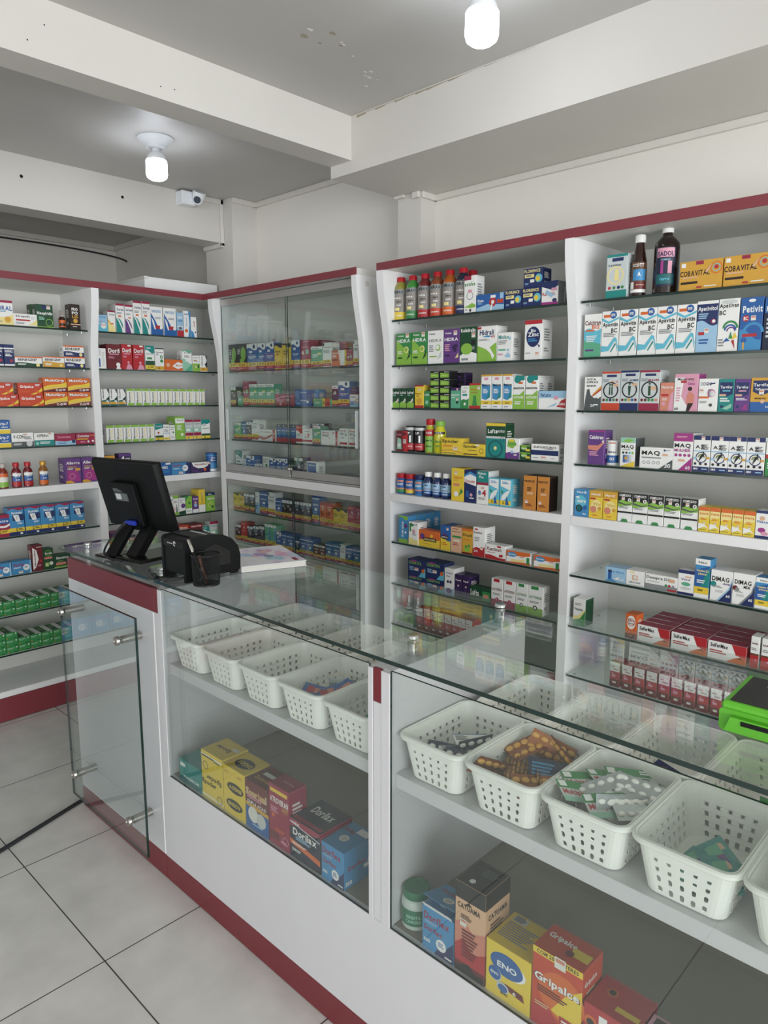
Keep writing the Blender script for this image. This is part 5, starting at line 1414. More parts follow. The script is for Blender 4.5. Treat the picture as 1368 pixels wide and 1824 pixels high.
# ------------------------------------------------------------------ blister packs and sachets
M_foil = mat('silver_foil', 'b9c0c2', rough=.3, metal=.75, noise=.12, scale=90)
M_amberfoil = mat('amber_foil', '8a4c1e', rough=.28, metal=.35, noise=.15, scale=90)
M_navyfoil = mat('navy_foil', '23304a', rough=.35, metal=.3, noise=.1)
M_pillw = mat('pill_white', 'f2f1ec', rough=.35)
M_pilla = mat('pill_amber', 'd9a24a', rough=.25)
M_clearpl = mat('clear_blister', 'aab2b2', rough=.2, metal=.3)
BLI = {}
def blister_mesh(key, L_, W_, nx, ny, foil, pill, prints, pr=.0052, ph=.0045):
    if key in BLI: return BLI[key]
    q = MB(); q.box((-L_ / 2, -W_ / 2, 0), (L_ / 2, W_ / 2, .0007), foil, .0003)
    for i in range(nx):
        for j in range(ny):
            cx = (i + .5) / nx * L_ - L_ / 2; cy = (j + .5) / ny * W_ - W_ / 2
            prof = [(1.0, 0), (.97, .45), (.75, .85), (.35, 1.0), (0, 1.02)]
            vs = []
            for r_, z in prof[:-1]:
                for a in range(10): vs.append((cx + pr * 1.45 * r_ * math.cos(a * .6283), cy + pr * r_ * math.sin(a * .6283), .0007 + ph * z))
            vs.append((cx, cy, .0007 + ph))
            fs = [[rr * 10 + a, rr * 10 + (a + 1) % 10, (rr + 1) * 10 + (a + 1) % 10, (rr + 1) * 10 + a] for rr in range(3) for a in range(10)]
            fs += [[30 + a, 30 + (a + 1) % 10, 40] for a in range(10)]
            q.add(vs, fs, pill)
    if prints: art(q, prints.split(';'), L_, W_, lambda x, y, l: (x - L_ / 2, W_ / 2 - y, -.00012 * (l + 1)))
    BLI[key] = q.mesh('blister_pack'); return BLI[key]
def pack(mesh, name, loc, rot, label, cat, group=None):
    o = bpy.data.objects.new(name, mesh); C.objects.link(o)
    o.location = loc; o.rotation_euler = [R(a) for a in rot]
    return tag(o, label, cat, group)
multi = blister_mesh('multi', .102, .05, 5, 2, M_foil, M_pillw, 'b 0 100 LG;b 62 100 GN;b 0 24 MG;t 34 42 58 30 R Multipiral;l 60 26 94 56 3 DGN;r 4 70 20 96 W;l 70 70 96 92 2 W')
amber = blister_mesh('amber', .098, .05, 5, 2, M_amberfoil, M_pilla, 'b 0 100 DN;l 8 20 60 80 4 SB;r 70 10 96 60 W;l 72 14 94 56 6 K', .0062, .0055)
navyp = blister_mesh('navy', .085, .05, 4, 2, M_navyfoil, M_pillw, 'b 0 100 W;l 6 60 46 90 7 K;l 6 10 46 40 7 K;t 72 52 44 18 K Loratamed;b 96 100 B')
clearp = blister_mesh('clear', .075, .048, 4, 2, M_clearpl, M_clearpl, 'l 8 10 90 90 6 DG')
def sachet_mesh(key, L_, W_, base, prints):
    if key in BLI: return BLI[key]
    q = MB(); n, m_ = 10, 7; top = []; 
    for j in range(m_ + 1):
        for i in range(n + 1):
            u, v = i / n, j / m_
            hgt = .006 * (math.sin(math.pi * u) * math.sin(math.pi * v)) ** .6 + .0022 * math.sin(11 * u + 7 * v) * math.sin(13 * v - 4 * u)
            if i in (0, n) or j in (0, m_): hgt = 0
            top.append(((u - .5) * L_, (v - .5) * W_, hgt + .001))
    bot = [(p[0], p[1], -.3 * p[2] + .0004) for p in top]
    fs = [[j * (n + 1) + i, j * (n + 1) + i + 1, (j + 1) * (n + 1) + i + 1, (j + 1) * (n + 1) + i] for j in range(m_) for i in range(n)]
    cols = [paint(base), ] + [paint(c) for c in prints]
    for k_, f in enumerate(fs):
        i, j = k_ % n, k_ // n
        c = cols[0]
        if prints:
            if 1 < j < 5 and 1 < i < n - 2: c = cols[1]
            if len(prints) > 1 and 4 < i < 9 and 1 < j < 5: c = cols[2]
            if len(prints) > 2 and i in (2, 3) and j == 5: c = cols[3]
        q.add([top[v] for v in f], [[0, 1, 2, 3]], c)
        q.add([bot[v] for v in f][::-1], [[0, 1, 2, 3]], cols[0])
    BLI[key] = q.mesh('sachet'); return BLI[key]
random.seed(11)
FZ = .7445
# green-printed packs, heaped
x, y = f2[2], Y1
spec = [(-.035, -.045, .072, 200, 18, 62, 1), (-.045, -.005, .074, 195, 10, 58, 1), (-.02, .045, .070, 190, 14, 64, 1), (.005, .075, .066, 200, 10, 50, 1), (.035, .06, .058, 192, 12, 20, 1),
        (-.01, -.01, .075, 20, -10, 60, 0), (.02, -.045, .070, 205, 8, 60, 1), (.035, -.035, .064, 70, 10, 58, 1), (.045, -.02, .060, 75, 8, 57, 1), (.048, .03, .078, 14, 6, 10, 0), (.056, -.012, .066, 30, 8, 58, 0), (.03, -.005, .055, 60, 0, 60, 0), (-.02, .02, .045, 180, 4, 30, 1), (.02, .05, .035, 6, 2, 70, 0), (-.02, -.06, .03, 4, 4, 15, 0), (.01, -.02, .02, 0, 0, 80, 0)]
for i, (dx, dy, dz, rx, ry, rz, pr) in enumerate(spec):
    pack(multi, 'blister_pack', (x + dx, y + dy, FZ + dz + .012), (rx, ry, rz), ('green-printed side of a blister pack lying in the heaped basket' if pr else 'silver blister pack of white tablets showing in the heaped basket'), 'blister pack', 'green and silver blister packs in one heap')
# amber blisters, filed upright
x, y = f2[1], Y1
for i in range(13):
    pack(amber, 'blister_pack', (x - .036 + i * .0064, y - .034 + i * .0038, FZ + .046 + .004 * math.sin(i)), (90 - 14 + i * 1.5, random.uniform(-6, 6), 118 + random.uniform(-4, 4)), 'amber tablet blister standing in the filed row of the basket', 'blister pack', 'amber blisters filed in a row')
for dx, dy, dz, r_, l in ((.042, -.05, .058, (38, 8, 52), 'amber tablet blister lying face up across the front of the row'), (.045, .005, .07, (215, 10, 40), 'dark blue back of an amber blister, with barcode'), (.0, .075, .075, (70, 20, 20), 'amber blister leaning at the back of its basket'),
                         (.035, .065, .072, (100, 10, -30), 'blister with blue edge standing at the back of the amber row'), (-.055, -.06, .066, (120, 25, 70), 'blue-edged blister leaning on the basket corner beside amber tablets'), (.01, .03, .03, (10, 0, 60), 'amber blister lying under the filed row'), (-.04, .05, .078, (12, -10, 70), 'amber blister lying on top behind the filed row')):
    pack(amber, 'blister_pack', (x + dx, y + dy, FZ + dz), r_, l, 'blister pack')
# navy cards
x, y = f2[0], Y1
for dx, dy, dz, r_, l in ((-.01, -.01, .052, (160, 10, 65), 'barcode-printed white blister card lying flat in the first basket past the divider'), (.03, .0, .06, (110, 0, 68), 'white blister card with two barcodes standing upright'), (-.01, -.05, .045, (48, 0, 20), 'navy blister with two white tablets near the basket front'),
                         (.035, -.045, .04, (60, 10, 30), 'small navy-and-white blister card leaning at the basket corner'), (.02, .04, .02, (5, 0, 60), 'navy blister card lying on the basket floor'), (.005, .03, .05, (196, 8, 60), 'grey-backed blister card behind the upright barcode card')):
    pack(navyp, 'blister_pack', (x + dx, y + dy, FZ + dz), r_, l, 'blister pack')
# sachets
teal = sachet_mesh('teal', .068, .052, 'TE', ['MT', 'P', 'PE']); rb = sachet_mesh('rb', .066, .05, 'B', ['R', 'SA']); dk = sachet_mesh('dk', .08, .06, 'DG', ['G']); pinks = sachet_mesh('pinks', .09, .06, 'W', ['CR', 'PK']); orgs = sachet_mesh('orgs', .08, .055, 'GO', ['OW', 'DB']); navs = sachet_mesh('navs', .1, .07, 'NB', ['W', 'SB', 'OR']); silv = sachet_mesh('silv', .085, .06, 'LG', ['W', 'DG']); grn = sachet_mesh('grn', .08, .05, 'GN', ['MG'])
x, y = f2[3], Y1
for i, (dx, dy, dz, r_) in enumerate(((.022, -.012, .046, (24, 14, -35)), (.038, -.038, .036, (10, 26, -50)), (-.004, -.02, .032, (16, -12, -20)), (.01, .004, .018, (4, 8, -70)), (.0, -.05, .012, (3, 4, 20)))):
    pack(teal, 'sachet', (x + dx, y + dy, FZ + dz), r_, ['top teal-and-purple sachet of the loose pile', 'teal-and-purple sachet sliding down the pile front', 'teal sachet in the middle of the loose pile', 'teal sachet second from the bottom of the pile', 'teal sachet at the bottom of the pile'][i], 'sachet')
x, y = f1[3], Y1
for i, (dx, dy, dz, r_) in enumerate(((-.02, -.045, .058, (20, 10, 30)), (.016, -.03, .06, (14, -12, 60)), (.042, .0, .066, (24, -20, 80)), (.01, -.01, .035, (8, 0, 10)))):
    pack(rb, 'sachet', (x + dx, y + dy, FZ + dz), r_, ['red-and-blue sachet at the near end of its basket', 'red-and-blue sachet in the middle of the small pile', 'red-and-blue sachet leaning on the basket wall', 'red-and-blue sachet under the other three'][i], 'sachet')
pack(clearp, 'blister_pack', (x + .0, y + .035, FZ + .05), (75, 0, 30), 'clear blister card standing behind red-and-blue sachets', 'blister pack')
pack(grn, 'sachet', (f1[4] + .02, Y1 - .02, FZ + .03), (20, 10, 40), 'green-edged packet in the basket beside the red-topped post', 'sachet')
pack(rb, 'sachet', (f1[4] + .045, Y1 - .03, FZ + .045), (40, 0, 70), 'blue packet leaning in the basket beside the red-topped post', 'sachet')
pack(dk, 'sachet', (b1[1] + .02, Y2 - .01, FZ + .03), (30, 10, 40), 'dark grey sachet alone in a back-row basket', 'sachet')
pack(pinks, 'sachet', (b2[0] + .025, Y2 - .07, FZ + .03), (18, 6, 25), 'white-and-pink packet in the back basket by the divider', 'sachet')
pack(orgs, 'sachet', (b2[1] - .01, Y2 - .07, FZ + .04), (24, 4, -10), 'orange packet with white round label in a back basket', 'sachet')
pack(navs, 'sachet', (b2[2] + .01, Y2 - .065, FZ + .04), (24, 4, -18), 'navy-and-white card with orange spots in a back basket', 'sachet')
pack(silv, 'sachet', (b2[3] + .0, Y2 - .07, FZ + .045), (22, 4, -12), 'silver-white packet with barcode below the green terminal', 'sachet')
pack(grn, 'sachet', (b2[3] + .035, Y2 - .01, FZ + .03), (10, 14, 20), 'green packet behind the silver-white one', 'sachet')
# ------------------------------------------------------------------ boxes on the counter deck
DECK = .3766
def deck_box(style, x, w_, h_, d_, label, y=1.068, rz=0, name='medicine_box'):
    h_ += .0102; o = carton(style, w_, h_, d_, (x, y, DECK), R(rz), name); tag(o, label, 'medicine box'); return o
dz_ = .0118
deck_box('c_maldro', -1.907, .124, .064, .11, 'teal low powder box at the end-counter side of the display')
deck_box('c_epocler', -1.778, .110, .139, .092, 'tall yellow box with black upside-down lettering beside the teal box')
deck_box('c_engov', -1.664, .104, .134, .09, 'yellow box with black oval badges beside a red-blue antacid box')
deck_box('c_sonrisal', -1.557, .104, .131, .09, 'red-and-blue box picturing two round white tablets')
deck_box('c_atroveran', -1.450, .084, .161, .06, 'crimson upright box with yellow strip beside the navy box')
deck_box('c_dorilax', -1.363, .118, .099, .11, 'navy box with crimson corner bands and orange stripe')
deck_box('c_dorflex', -1.240, .081, .088, .11, 'closed sky-blue box beside the red-topped middle post')
o = deck_box('c_dorflex', -.911, .085, .089, .085, 'opened sky-blue box with raised lid beside the tall black-lidded box')
q = MB()   # its lid, tilted up, and the white inner flap
q.T = Matrix.Translation((.0, .085, .0997)) @ Matrix.Rotation(R(-16), 4, 'X')
q.box((0, -.088, 0), (.085, 0, .0008), paint('SB'))
art(q, ['t 40 66 56 18 CR Dorflex', 'c 60 30 15 W', 'c 60 30 10 LG', 'r 50 76 96 92 W'], .085, .088, lambda x, y, l: (x, y - .088, .001 + .0001 * l))
q.build('lid', o)
q = MB(); q.T = Matrix.Translation((0, .0005, .0992)) @ Matrix.Rotation(R(28), 4, 'X'); q.box((.004, 0, 0), (.081, .0006, .012), paint('W')); q.build('inner_flap', o)
deck_box('c_catuama', -.822, .075, .193, .085, 'tall black-lidded tonic box with red flame pattern')
deck_box('c_eno', -.743, .103, .106, .10, 'yellow box with blue disc between the black-lidded and orange boxes')
deck_box('c_gripalce', -.637, .103, .151, .075, 'large orange-red flu box with yellow top strip')
deck_box('c_doralgina', -.530, .098, .10, .085, 'low red box with black-centred orange dots at the photo foot')
deck_box('c_lilac', -.428, .08, .10, .06, 'lilac box with olive lid past the low red box')
# jar of camphor ointment
j = empty('ointment_jar', (-.966, 1.112, DECK))
tag(j, 'translucent plastic jar with green lid and green label in the counter', 'jar')
M_jar = mat('translucent_plastic', 'b9c4bf', rough=.3, noise=.03)
q = MB(); q.lathe([(.029, 0), (.033, .004), (.034, .06), (.031, .069), (.028, .072)], M_jar, 28); q.build('jar_body', j, smooth=True)
q = MB(); q.lathe([(.0295, .0722), (.0305, .0735), (.0305, .089), (.029, .091), (.024, .091), (.0235, .0895), (0, .0895)], mat('green_cap', '1f6a4a', rough=.35), 28); q.build('lid', j, smooth=True)
def curved_text(q, s, r, z, w_, h_, m, a_mid, cz=(0, 0), off=.0003, key='n'):
    vs, fs = fit_text(s, 0, 0, w_, h_, 0, key)
    if vs: q.add([(cz[0] + (r + off) * math.cos(R(a_mid) + p[0] / r), cz[1] + (r + off) * math.sin(R(a_mid) + p[0] / r), z + p[1]) for p in vs], fs, m)
q = MB(); q.lathe([(.0343, .014), (.0343, .052)], mat('green_cap', '1f6a4a'), 24, (0, 0, 0), -160, 20)
curved_text(q, 'BENDITA', .0345, .036, .034, .008, paint('MG'), -62); curved_text(q, 'CANFORA', .0345, .025, .036, .008, paint('MG'), -62)
q.build('label', j)

# ------------------------------------------------------------------ bottles and cans
def bottle(name, loc, body, cap, lab, label, cat, face=-72, group=None, extra=None, scale=1.0):
    """body / cap: (profile, material); lab: (r, z0, z1, material, [(text, z, w, h, code)], arc)"""
    o = empty(name, loc); tag(o, label, cat, group)
    q = MB(); q.lathe(body[0], body[1], 24)
    q.build('bottle_body', o, smooth=True)
    if cap:
        q = MB(); q.lathe(cap[0], cap[1], 20)
        r_ = max(p[0] for p in cap[0]); z0 = cap[0][0][1]; z1 = max(p[1] for p in cap[0])
        for i in range(20):
            a = R(i * 18); q.box((r_ * math.cos(a) - .0006, r_ * math.sin(a) - .0006, z0), (r_ * math.cos(a) + .0006, r_ * math.sin(a) + .0006, z1 * .985), cap[1])
        q.build('cap', o, smooth=True)
    if lab:
        q = MB(); L0 = lab[0]
        q.lathe([(min(l[0] for l in L0) - .0002, min(l[1] for l in L0)), (min(l[0] for l in L0) - .0002, max(l[2] for l in L0))], body[1], 22, (0, 0, 0), face + min(l[4] for l in L0), face + max(l[5] for l in L0))
        for (r_, z0, z1, m, a0, a1) in lab[0]: q.lathe([(r_, z0), (r_, z1)], m, 22, (0, 0, 0), face + a0, face + a1)
        for (s, r_, z, w_, h_, c, da) in lab[1]: curved_text(q, s, r_, z, w_, h_, paint(c), face + da, off=.0005)
        q.build('label', o)
    return o
def liquid(hexc, rough=.12): return mat('liquid_' + hexc, hexc, rough=rough, noise=.15, scale=14, coat=.4)
M_capred = mat('cap_red', 'b01f2a', rough=.35); M_capwhite = mat('cap_white', 'ececea', rough=.35)
BODY = [(.026, 0), (.030, .004), (.0305, .02), (.0295, .024), (.0295, .10), (.0305, .104), (.0305, .128), (.027, .142), (.0185, .155), (.0145, .160), (.0145, .163)]
CAPP = [(.0165, .1605), (.0165, .178), (.0155, .180), (0, .180)]
drinks = [(-2.172, '8f8a3c', 'Y', 'yellow', 'lime'), (-2.104, '3f8c3c', 'GN', 'green', 'green'), (-2.036, '6c2628', 'R', 'red', 'red'), (-1.969, '7e4428', 'ORR', 'amber-brown', 'orange'), (-1.903, 'a8581e', 'OR', 'orange', 'orange'), (-1.836, '23283c', 'NB', 'dark navy', 'navy')]
M_film = mat('clear_label_film', '8a847e', rough=.25, noise=.3, scale=70)
for i, (x, hx, c, nm, _) in enumerate(drinks):
    lb = ([(.0310, .03, .128, M_film, -84, 84), (.0312, .003, .034, paint(c), -84, 84), (.0312, .108, .127, paint('G'), -60, 60), (.0312, .04, .052, paint('LY'), -30, 10)],
          [('SORAX', .0314, .117, .044, .012, 'K', 0), ('hidra', .0312, .092, .03, .008, 'W', -8), ('zero', .0312, .076, .024, .006, 'K', 6), ('500', .0312, .062, .02, .006, 'W', 4), ('isotonico', .0314, .02, .034, .007, 'W', 0)])
    bottle('sports_drink_bottle', (x, 2.368, 1.8795), (BODY, liquid(hx)), (CAPP, M_capred), lb, '%s sports drink bottle with red cap, %s in the row on the top shelf' % (nm, ORD[i]), 'bottle', group='sports drinks on the top shelf')
bottle('sports_drink_bottle', (-1.845, 2.44, 1.8795), (BODY, liquid('2a2024')), (CAPP, M_capred), None, 'dark sports drink bottle standing behind the pale green leaf box', 'bottle', group='sports drinks on the top shelf')
# cans and small bottles, fourth shelf
for x, l in ((-2.104, 'black energy drink can with red base beside the slim red box'), (-2.050, 'black energy drink can with red base beside the red-capped bottle')):
    bottle('drink_can', (x, 2.362, 1.3205), ([(.02, 0), (.0245, .006), (.0248, .1), (.022, .108), (.0215, .110), (.019, .109), (0, .108)], paint('K')), None,
           ([(.0251, .008, .036, paint('R'), -90, 90), (.0251, .04, .07, paint('W'), 2, 20), (.0251, .092, .104, paint('LG'), -90, 90)], [('UP', .0252, .08, .02, .01, 'W', -14), ('energy', .0252, .022, .03, .006, 'W', 0)]), l, 'can')
VB = [(.021, 0), (.0235, .004), (.0235, .08), (.02, .1), (.0165, .106), (.0165, .116)]
bottle('drink_bottle', (-1.995, 2.364, 1.3205), (VB, liquid('b8b02a')), ([(.0175, .117), (.0185, .119), (.0185, .140), (.016, .142), (0, .142)], M_capred),
       ([(.0238, .004, .07, paint('LI'), -90, 90), (.0238, .07, .098, paint('R'), -90, 90)], [('BOOM', .024, .084, .026, .009, 'W', 0), ('energy', .024, .05, .03, .01, 'DGN', 0), ('limao', .024, .028, .026, .009, 'DGN', 0)]), 'lime drink bottle with red cap and shoulder', 'bottle')
bottle('drink_bottle', (-1.941, 2.362, 1.3205), ([(.023, 0), (.026, .004), (.026, .076), (.0255, .09), (.019, .104), (.0175, .112)], liquid('c6c22c')), ([(.018, .113), (.0185, .115), (.0185, .133), (.016, .135), (0, .135)], paint('LI')),
       ([(.0263, .08, .09, paint('K'), -70, 70)], [('sport', .0264, .085, .026, .006, 'W', 0), ('limao', .0264, .05, .024, .01, 'GN', 0), ('zero', .0264, .03, .02, .008, 'GN', 0)]), 'lime-yellow drink bottle with lime cap beside a yellow flat box', 'bottle')
GB = [(.0215, 0), (.024, .004), (.024, .052), (.0225, .062), (.018, .066), (.018, .068)]
def gummy(x, capm, c1, c2, l):
    bottle('gummy_jar', (x, 2.362, 1.1315), (GB, paint(c1)), ([(.021, .0685), (.0215, .07), (.0215, .087), (.02, .0885), (0, .0885)], capm),
           ([(.0243, .006, .02, paint(c2), -90, 90), (.0243, .02, .026, paint('SA'), -90, 90), (.0243, .052, .06, paint('SA'), -40, 40)], [('ENO', .0244, .042, .028, .010, 'W', 0)]), l, 'jar')
gummy(-2.157, M_capred, 'B', 'GN', 'blue fruit-salt jar with red cap at the shelf end')
gummy(-2.104, M_capred, 'B', 'Y', 'blue-and-yellow fruit-salt jar with red cap')
gummy(-2.051, paint('NB'), 'SB', 'B', 'sky-blue fruit-salt jar with navy cap')
NBO = [(.02, 0), (.023, .004), (.023, .066), (.019, .078), (.0115, .083), (.0115, .086)]
for i, x in enumerate((-2.0, -1.95, -1.901)):
    bottle('antacid_bottle', (x, 2.36, 1.1315), (NBO, liquid('1a2a58', .2)), ([(.0145, .0865), (.0145, .104), (.0135, .1055), (0, .1055)], M_capwhite),
           ([(.0233, .012, .058, paint('LB'), -70, 70), (.0235, .012, .026, paint('B'), -70, 70)], [('Milk', .0234, .05, .02, .006, 'NB', -8), ('magnesia', .0236, .034, .03, .006, 'CR', 0), ('menta', .0237, .019, .024, .006, 'W', 0)]),
           'navy antacid bottle with white cap, %s from the blue jars' % ORD[i], 'bottle', group='navy antacid bottles with white caps')
bottle('tonic_bottle', (-1.104, 2.36, 1.8795), ([(.021, 0), (.0245, .004), (.0245, .085), (.0235, .11), (.0165, .145), (.013, .163), (.013, .17)], liquid('2a120e', .1)), ([(.0155, .1705), (.0155, .193), (.0145, .195), (0, .195)], M_capwhite),
       ([(.0248, .012, .108, paint('BR'), -72, 72), (.0250, .012, .022, paint('W'), -72, 72), (.0250, .05, .085, paint('SB'), -40, 60), (.0250, .024, .046, paint('DR'), -20, 60), (.0250, .024, .046, paint('W'), -70, -30)], [('SCOTT', .0251, .098, .036, .010, 'W', 0), ('A', .0252, .07, .01, .014, 'W', 8), ('laranja', .0252, .036, .026, .006, 'PE', 20)]),
       'narrow dark-brown tonic bottle with white cap, the shorter of two', 'bottle')
bottle('tonic_bottle', (-1.019, 2.372, 1.8795), ([(.036, 0), (.0395, .004), (.0395, .14), (.037, .158), (.026, .172), (.0155, .182), (.0145, .19)], liquid('1c0d0a', .08)), ([(.0165, .1905), (.0165, .213), (.0155, .215), (0, .215)], M_capwhite),
       ([(.0399, .022, .142, paint('DN'), -48, 48), (.0401, .112, .140, paint('PK'), -40, 40), (.0401, .03, .06, paint('DT'), -40, 40), (.0401, .062, .1, paint('MA'), -20, -8), (.0401, .062, .1, paint('PK'), 12, 30)], [('SADOL', .0403, .122, .05, .015, 'DP', 0), ('TONICO', .0402, .104, .03, .006, 'LB', 0), ('ferro', .0403, .045, .03, .01, 'CY', 0)]),
       'wide dark-brown tonic bottle with pink-topped label, the taller of two', 'bottle')
bottle('pill_bottle', (-1.163, 2.358, 1.3205), ([(.0185, 0), (.02, .003), (.02, .058), (.017, .063)], paint('W')), ([(.0185, .0635), (.019, .065), (.019, .083), (.0175, .085), (0, .085)], M_capwhite),
       ([(.0203, .008, .034, paint('B'), -90, 90), (.0203, .074, .079, paint('SA'), -30, 30)], [('Nutreov', .0204, .046, .028, .008, 'NB', 0), ('D3', .0205, .022, .014, .01, 'W', 0)]), 'white pill bottle with blue label between purple and white boxes', 'bottle')
# syrup bottles on the left shelving (their labels face +X)
def flask(y, hx, capm, codes, l, txt, x=-3.645):
    prof = [(.019, 0), (.0225, .003), (.0225, .07), (.0195, .082), (.0115, .092), (.0115, .097)]
    o = empty('syrup_bottle', (x, y, 1.1285)); tag(o, l, 'bottle')
    q = MB(); q.T = Matrix.Diagonal((.72, 1.0, 1.0, 1.0)); q.lathe(prof, liquid(hx), 24); q.build('bottle_body', o, smooth=True)
    q = MB(); q.lathe([(.014, .0975), (.0145, .099), (.0145, .116), (.0135, .1175), (0, .1175)], capm, 20); q.build('cap', o, smooth=True)
    q = MB(); q.T = Matrix.Diagonal((.73, 1.0, 1.0, 1.0))
    for z0, z1, c in codes: q.lathe([(.0228, z0), (.0228, z1)], paint(c), 20, (0, 0, 0), -62, 62)
    curved_text(q, txt, .0230, .052, .03, .007, paint('W'), 0, off=.0004)
    curved_text(q, '44E', .0230, .036, .02, .006, paint('W'), 0, off=.0004)
    q.build('label', o)
flask(1.199, '7a2a1c', mat('cap_clear', 'b0a8a2', rough=.2), [(.052, .07, 'OR'), (.03, .052, 'OW'), (.006, .03, 'LI')], 'amber syrup bottle with green-based label at the photo edge', 'melcap')
flask(1.259, '6e1220', M_capred, [(.055, .068, 'W'), (.028, .055, 'B'), (.006, .028, 'R')], 'dark red syrup bottle with red cap beside the green-labelled bottle', 'VICK')
flask(1.312, '6e1220', M_capred, [(.055, .068, 'W'), (.028, .055, 'B'), (.006, .028, 'R')], 'dark red syrup bottle with red cap beside the gold-capped bottle', 'VICK')
flask(1.384, '8a5a1c', mat('cap_gold', 'c89a3c', rough=.3, metal=.3), [(.055, .068, 'W'), (.026, .055, 'B'), (.006, .026, 'OR')], 'amber syrup bottle with gold cap beside the purple boxes', 'VICK')
o = bottle('spray_bottle', (-3.64, 1.553 - .03, 1.8825), ([(.014, 0), (.016, .003), (.016, .045), (.013, .054), (.008, .058)], liquid('34180e')), ([(.0085, .0585), (.0085, .066), (.006, .068), (.006, .086), (.0045, .09), (0, .09)], mat('cap_clear', 'b0a8a2')),
       ([(.0163, .008, .042, paint('OR'), -80, 80), (.0165, .014, .026, paint('DB'), -60, 60)], []), 'small dark spray bottle with clear pump beside the brown box', 'bottle', face=0)
bottle('effervescent_tube', (-3.64, 2.336, 1.1285), ([(.029, 0), (.0315, .003), (.0315, .098)], paint('SB')), ([(.0315, .0985), (.032, .1), (.0315, .107), (.03, .108), (0, .108)], paint('B')),
       ([(.0318, .002, .016, paint('W'), -90, 90), (.0318, .05, .09, paint('B'), -90, 90)], [('Sal', .032, .08, .024, .01, 'W', 0), ('Eno', .032, .066, .03, .009, 'W', 0)]), 'round blue tin standing at the corner end of the thick shelf', 'tin', face=-12)

# ------------------------------------------------------------------ shelves full of cartons
for bay, n, z0, data in SHELVES: fill_shelf(bay, n, z0, data)
# small green cartons, piled on the two lowest glass shelves
for n, z0 in ((8, .52), (9, .33)):
    for kx in range(10):
        y = 1.03 + .0555 * kx
        for lev in range(3 if (n == 9 and kx < 3) else 2):
            ob = carton('greenvick', .0535, .034, .12, (-3.612, y, z0 + .0004 + lev * .0345), R(90), 'drops_carton')
            tag(ob, 'small green carton, %s in its pile, %s from the corner, %s shelf' % (['bottom', 'second', 'third'][lev], ORD[9 - kx], {8: 'eighth', 9: 'lowest glass'}[n]), 'medicine box', 'small green cartons piled on the low shelves')
ob = carton('whiteasp', .118, .022, .05, (-3.612, 1.455, .7124), R(90)); tag(ob, 'white flat box under another behind the chrome counter post', 'medicine box')
ob = carton('whiteasp', .118, .022, .05, (-3.612, 1.455, .7350), R(90)); tag(ob, 'white flat box with green square, above the chrome counter post', 'medicine box')
# the bay just outside the picture, seen mirrored in the glass panel
for n, z0 in ((8, .52), (9, .33)):
    for kx in range(8):
        y = .03 + .093 * kx
        ob = carton('bluedot', .088, .1, .07, (-3.612, y, z0 + .0004), R(90), 'tablet_box')
        tag(ob, 'sky-blue box with white disc mirrored in the glass panel, %s in the %s reflected row' % (ORD[kx], 'upper' if n == 8 else 'lower'), 'medicine box', 'blue boxes with white discs')

# ------------------------------------------------------------------ monitor
mo = empty('computer_monitor', (-2.27, 1.16, 1.0185)); tag(mo, 'black monitor seen from behind, leaning back on its stand', 'monitor')
MT_ = Matrix.Translation(Vector((-2.31, 1.2, 1.107)) - Vector(mo.location)) @ Matrix.Rotation(.16, 4, 'Z') @ Matrix.Rotation(.277, 4, 'X')
def mq(): q = MB(); q.T = MT_; return q
q = mq(); q.box((-.1775, 0, 0), (.1775, .014, .247), M_black, .003); 
q.prism([(-.1775 + .004, .001), (.1775 - .004, .001), (.165, -.012), (-.165, -.012)], 2, .004, .243, M_black)
q.box((-.045, -.0135, -.008), (.05, .004, .012), M_black, .003)
q.build('screen_housing', mo)
q = mq(); q.box((-.172, .0141, .012), (.172, .0146, .241), M_blackg); q.build('screen', mo)
q = mq(); q.box((-.068, -.034, .02), (.055, -.012, .176), M_black, .004)
q.box((-.062, -.0346, .03), (.049, -.0338, .168), M_black, .0004)
q.build('rear_cover', mo)
q = mq(); q.box((-.052, -.0352, .112), (.018, -.0347, .142), paint('DG')); q.box((-.046, -.0356, .118), (-.018, -.0353, .138), paint('LG'))
for i in range(5): q.box((-.052, -.0357, .146 + i * .0012 * 2), (-.052 + .05 - i * .006, -.0353, .147 + i * .0024), paint('G'))
for i in range(4): q.box((-.012, -.0357, .116 + i * .006), (.012, -.0353, .118 + i * .006), paint('G'))
q.build('rating_label', mo)
q = mq()      # faint raised maker's mark on the back
vs, fs = fit_text('LG', .012, .208, .036, .016, 0, 'b')
q.add([(a, -.0126, b) for a, b in vs], fs, M_blackg)
q.add([(-.034 + r_ * math.cos(a * .314), -.0126, .208 + r_ * math.sin(a * .314)) for a in range(20) for r_ in (.0125, .0105)], [[2 * a, 2 * ((a + 1) % 20), 2 * ((a + 1) % 20) + 1, 2 * a + 1] for a in range(20)], M_blackg)
q.add([(-.034, -.0126, .215), (-.032, -.0126, .215), (-.032, -.0126, .203), (-.028, -.0126, .203), (-.028, -.0126, .201), (-.034, -.0126, .201)], [[0, 1, 2, 3, 4, 5]], M_blackg)
q.build('maker_mark', mo)
q = mq(); q.box((-.03, -.0351, .022), (.05, -.0343, .052), M_blackg); q.build('port_recess', mo)
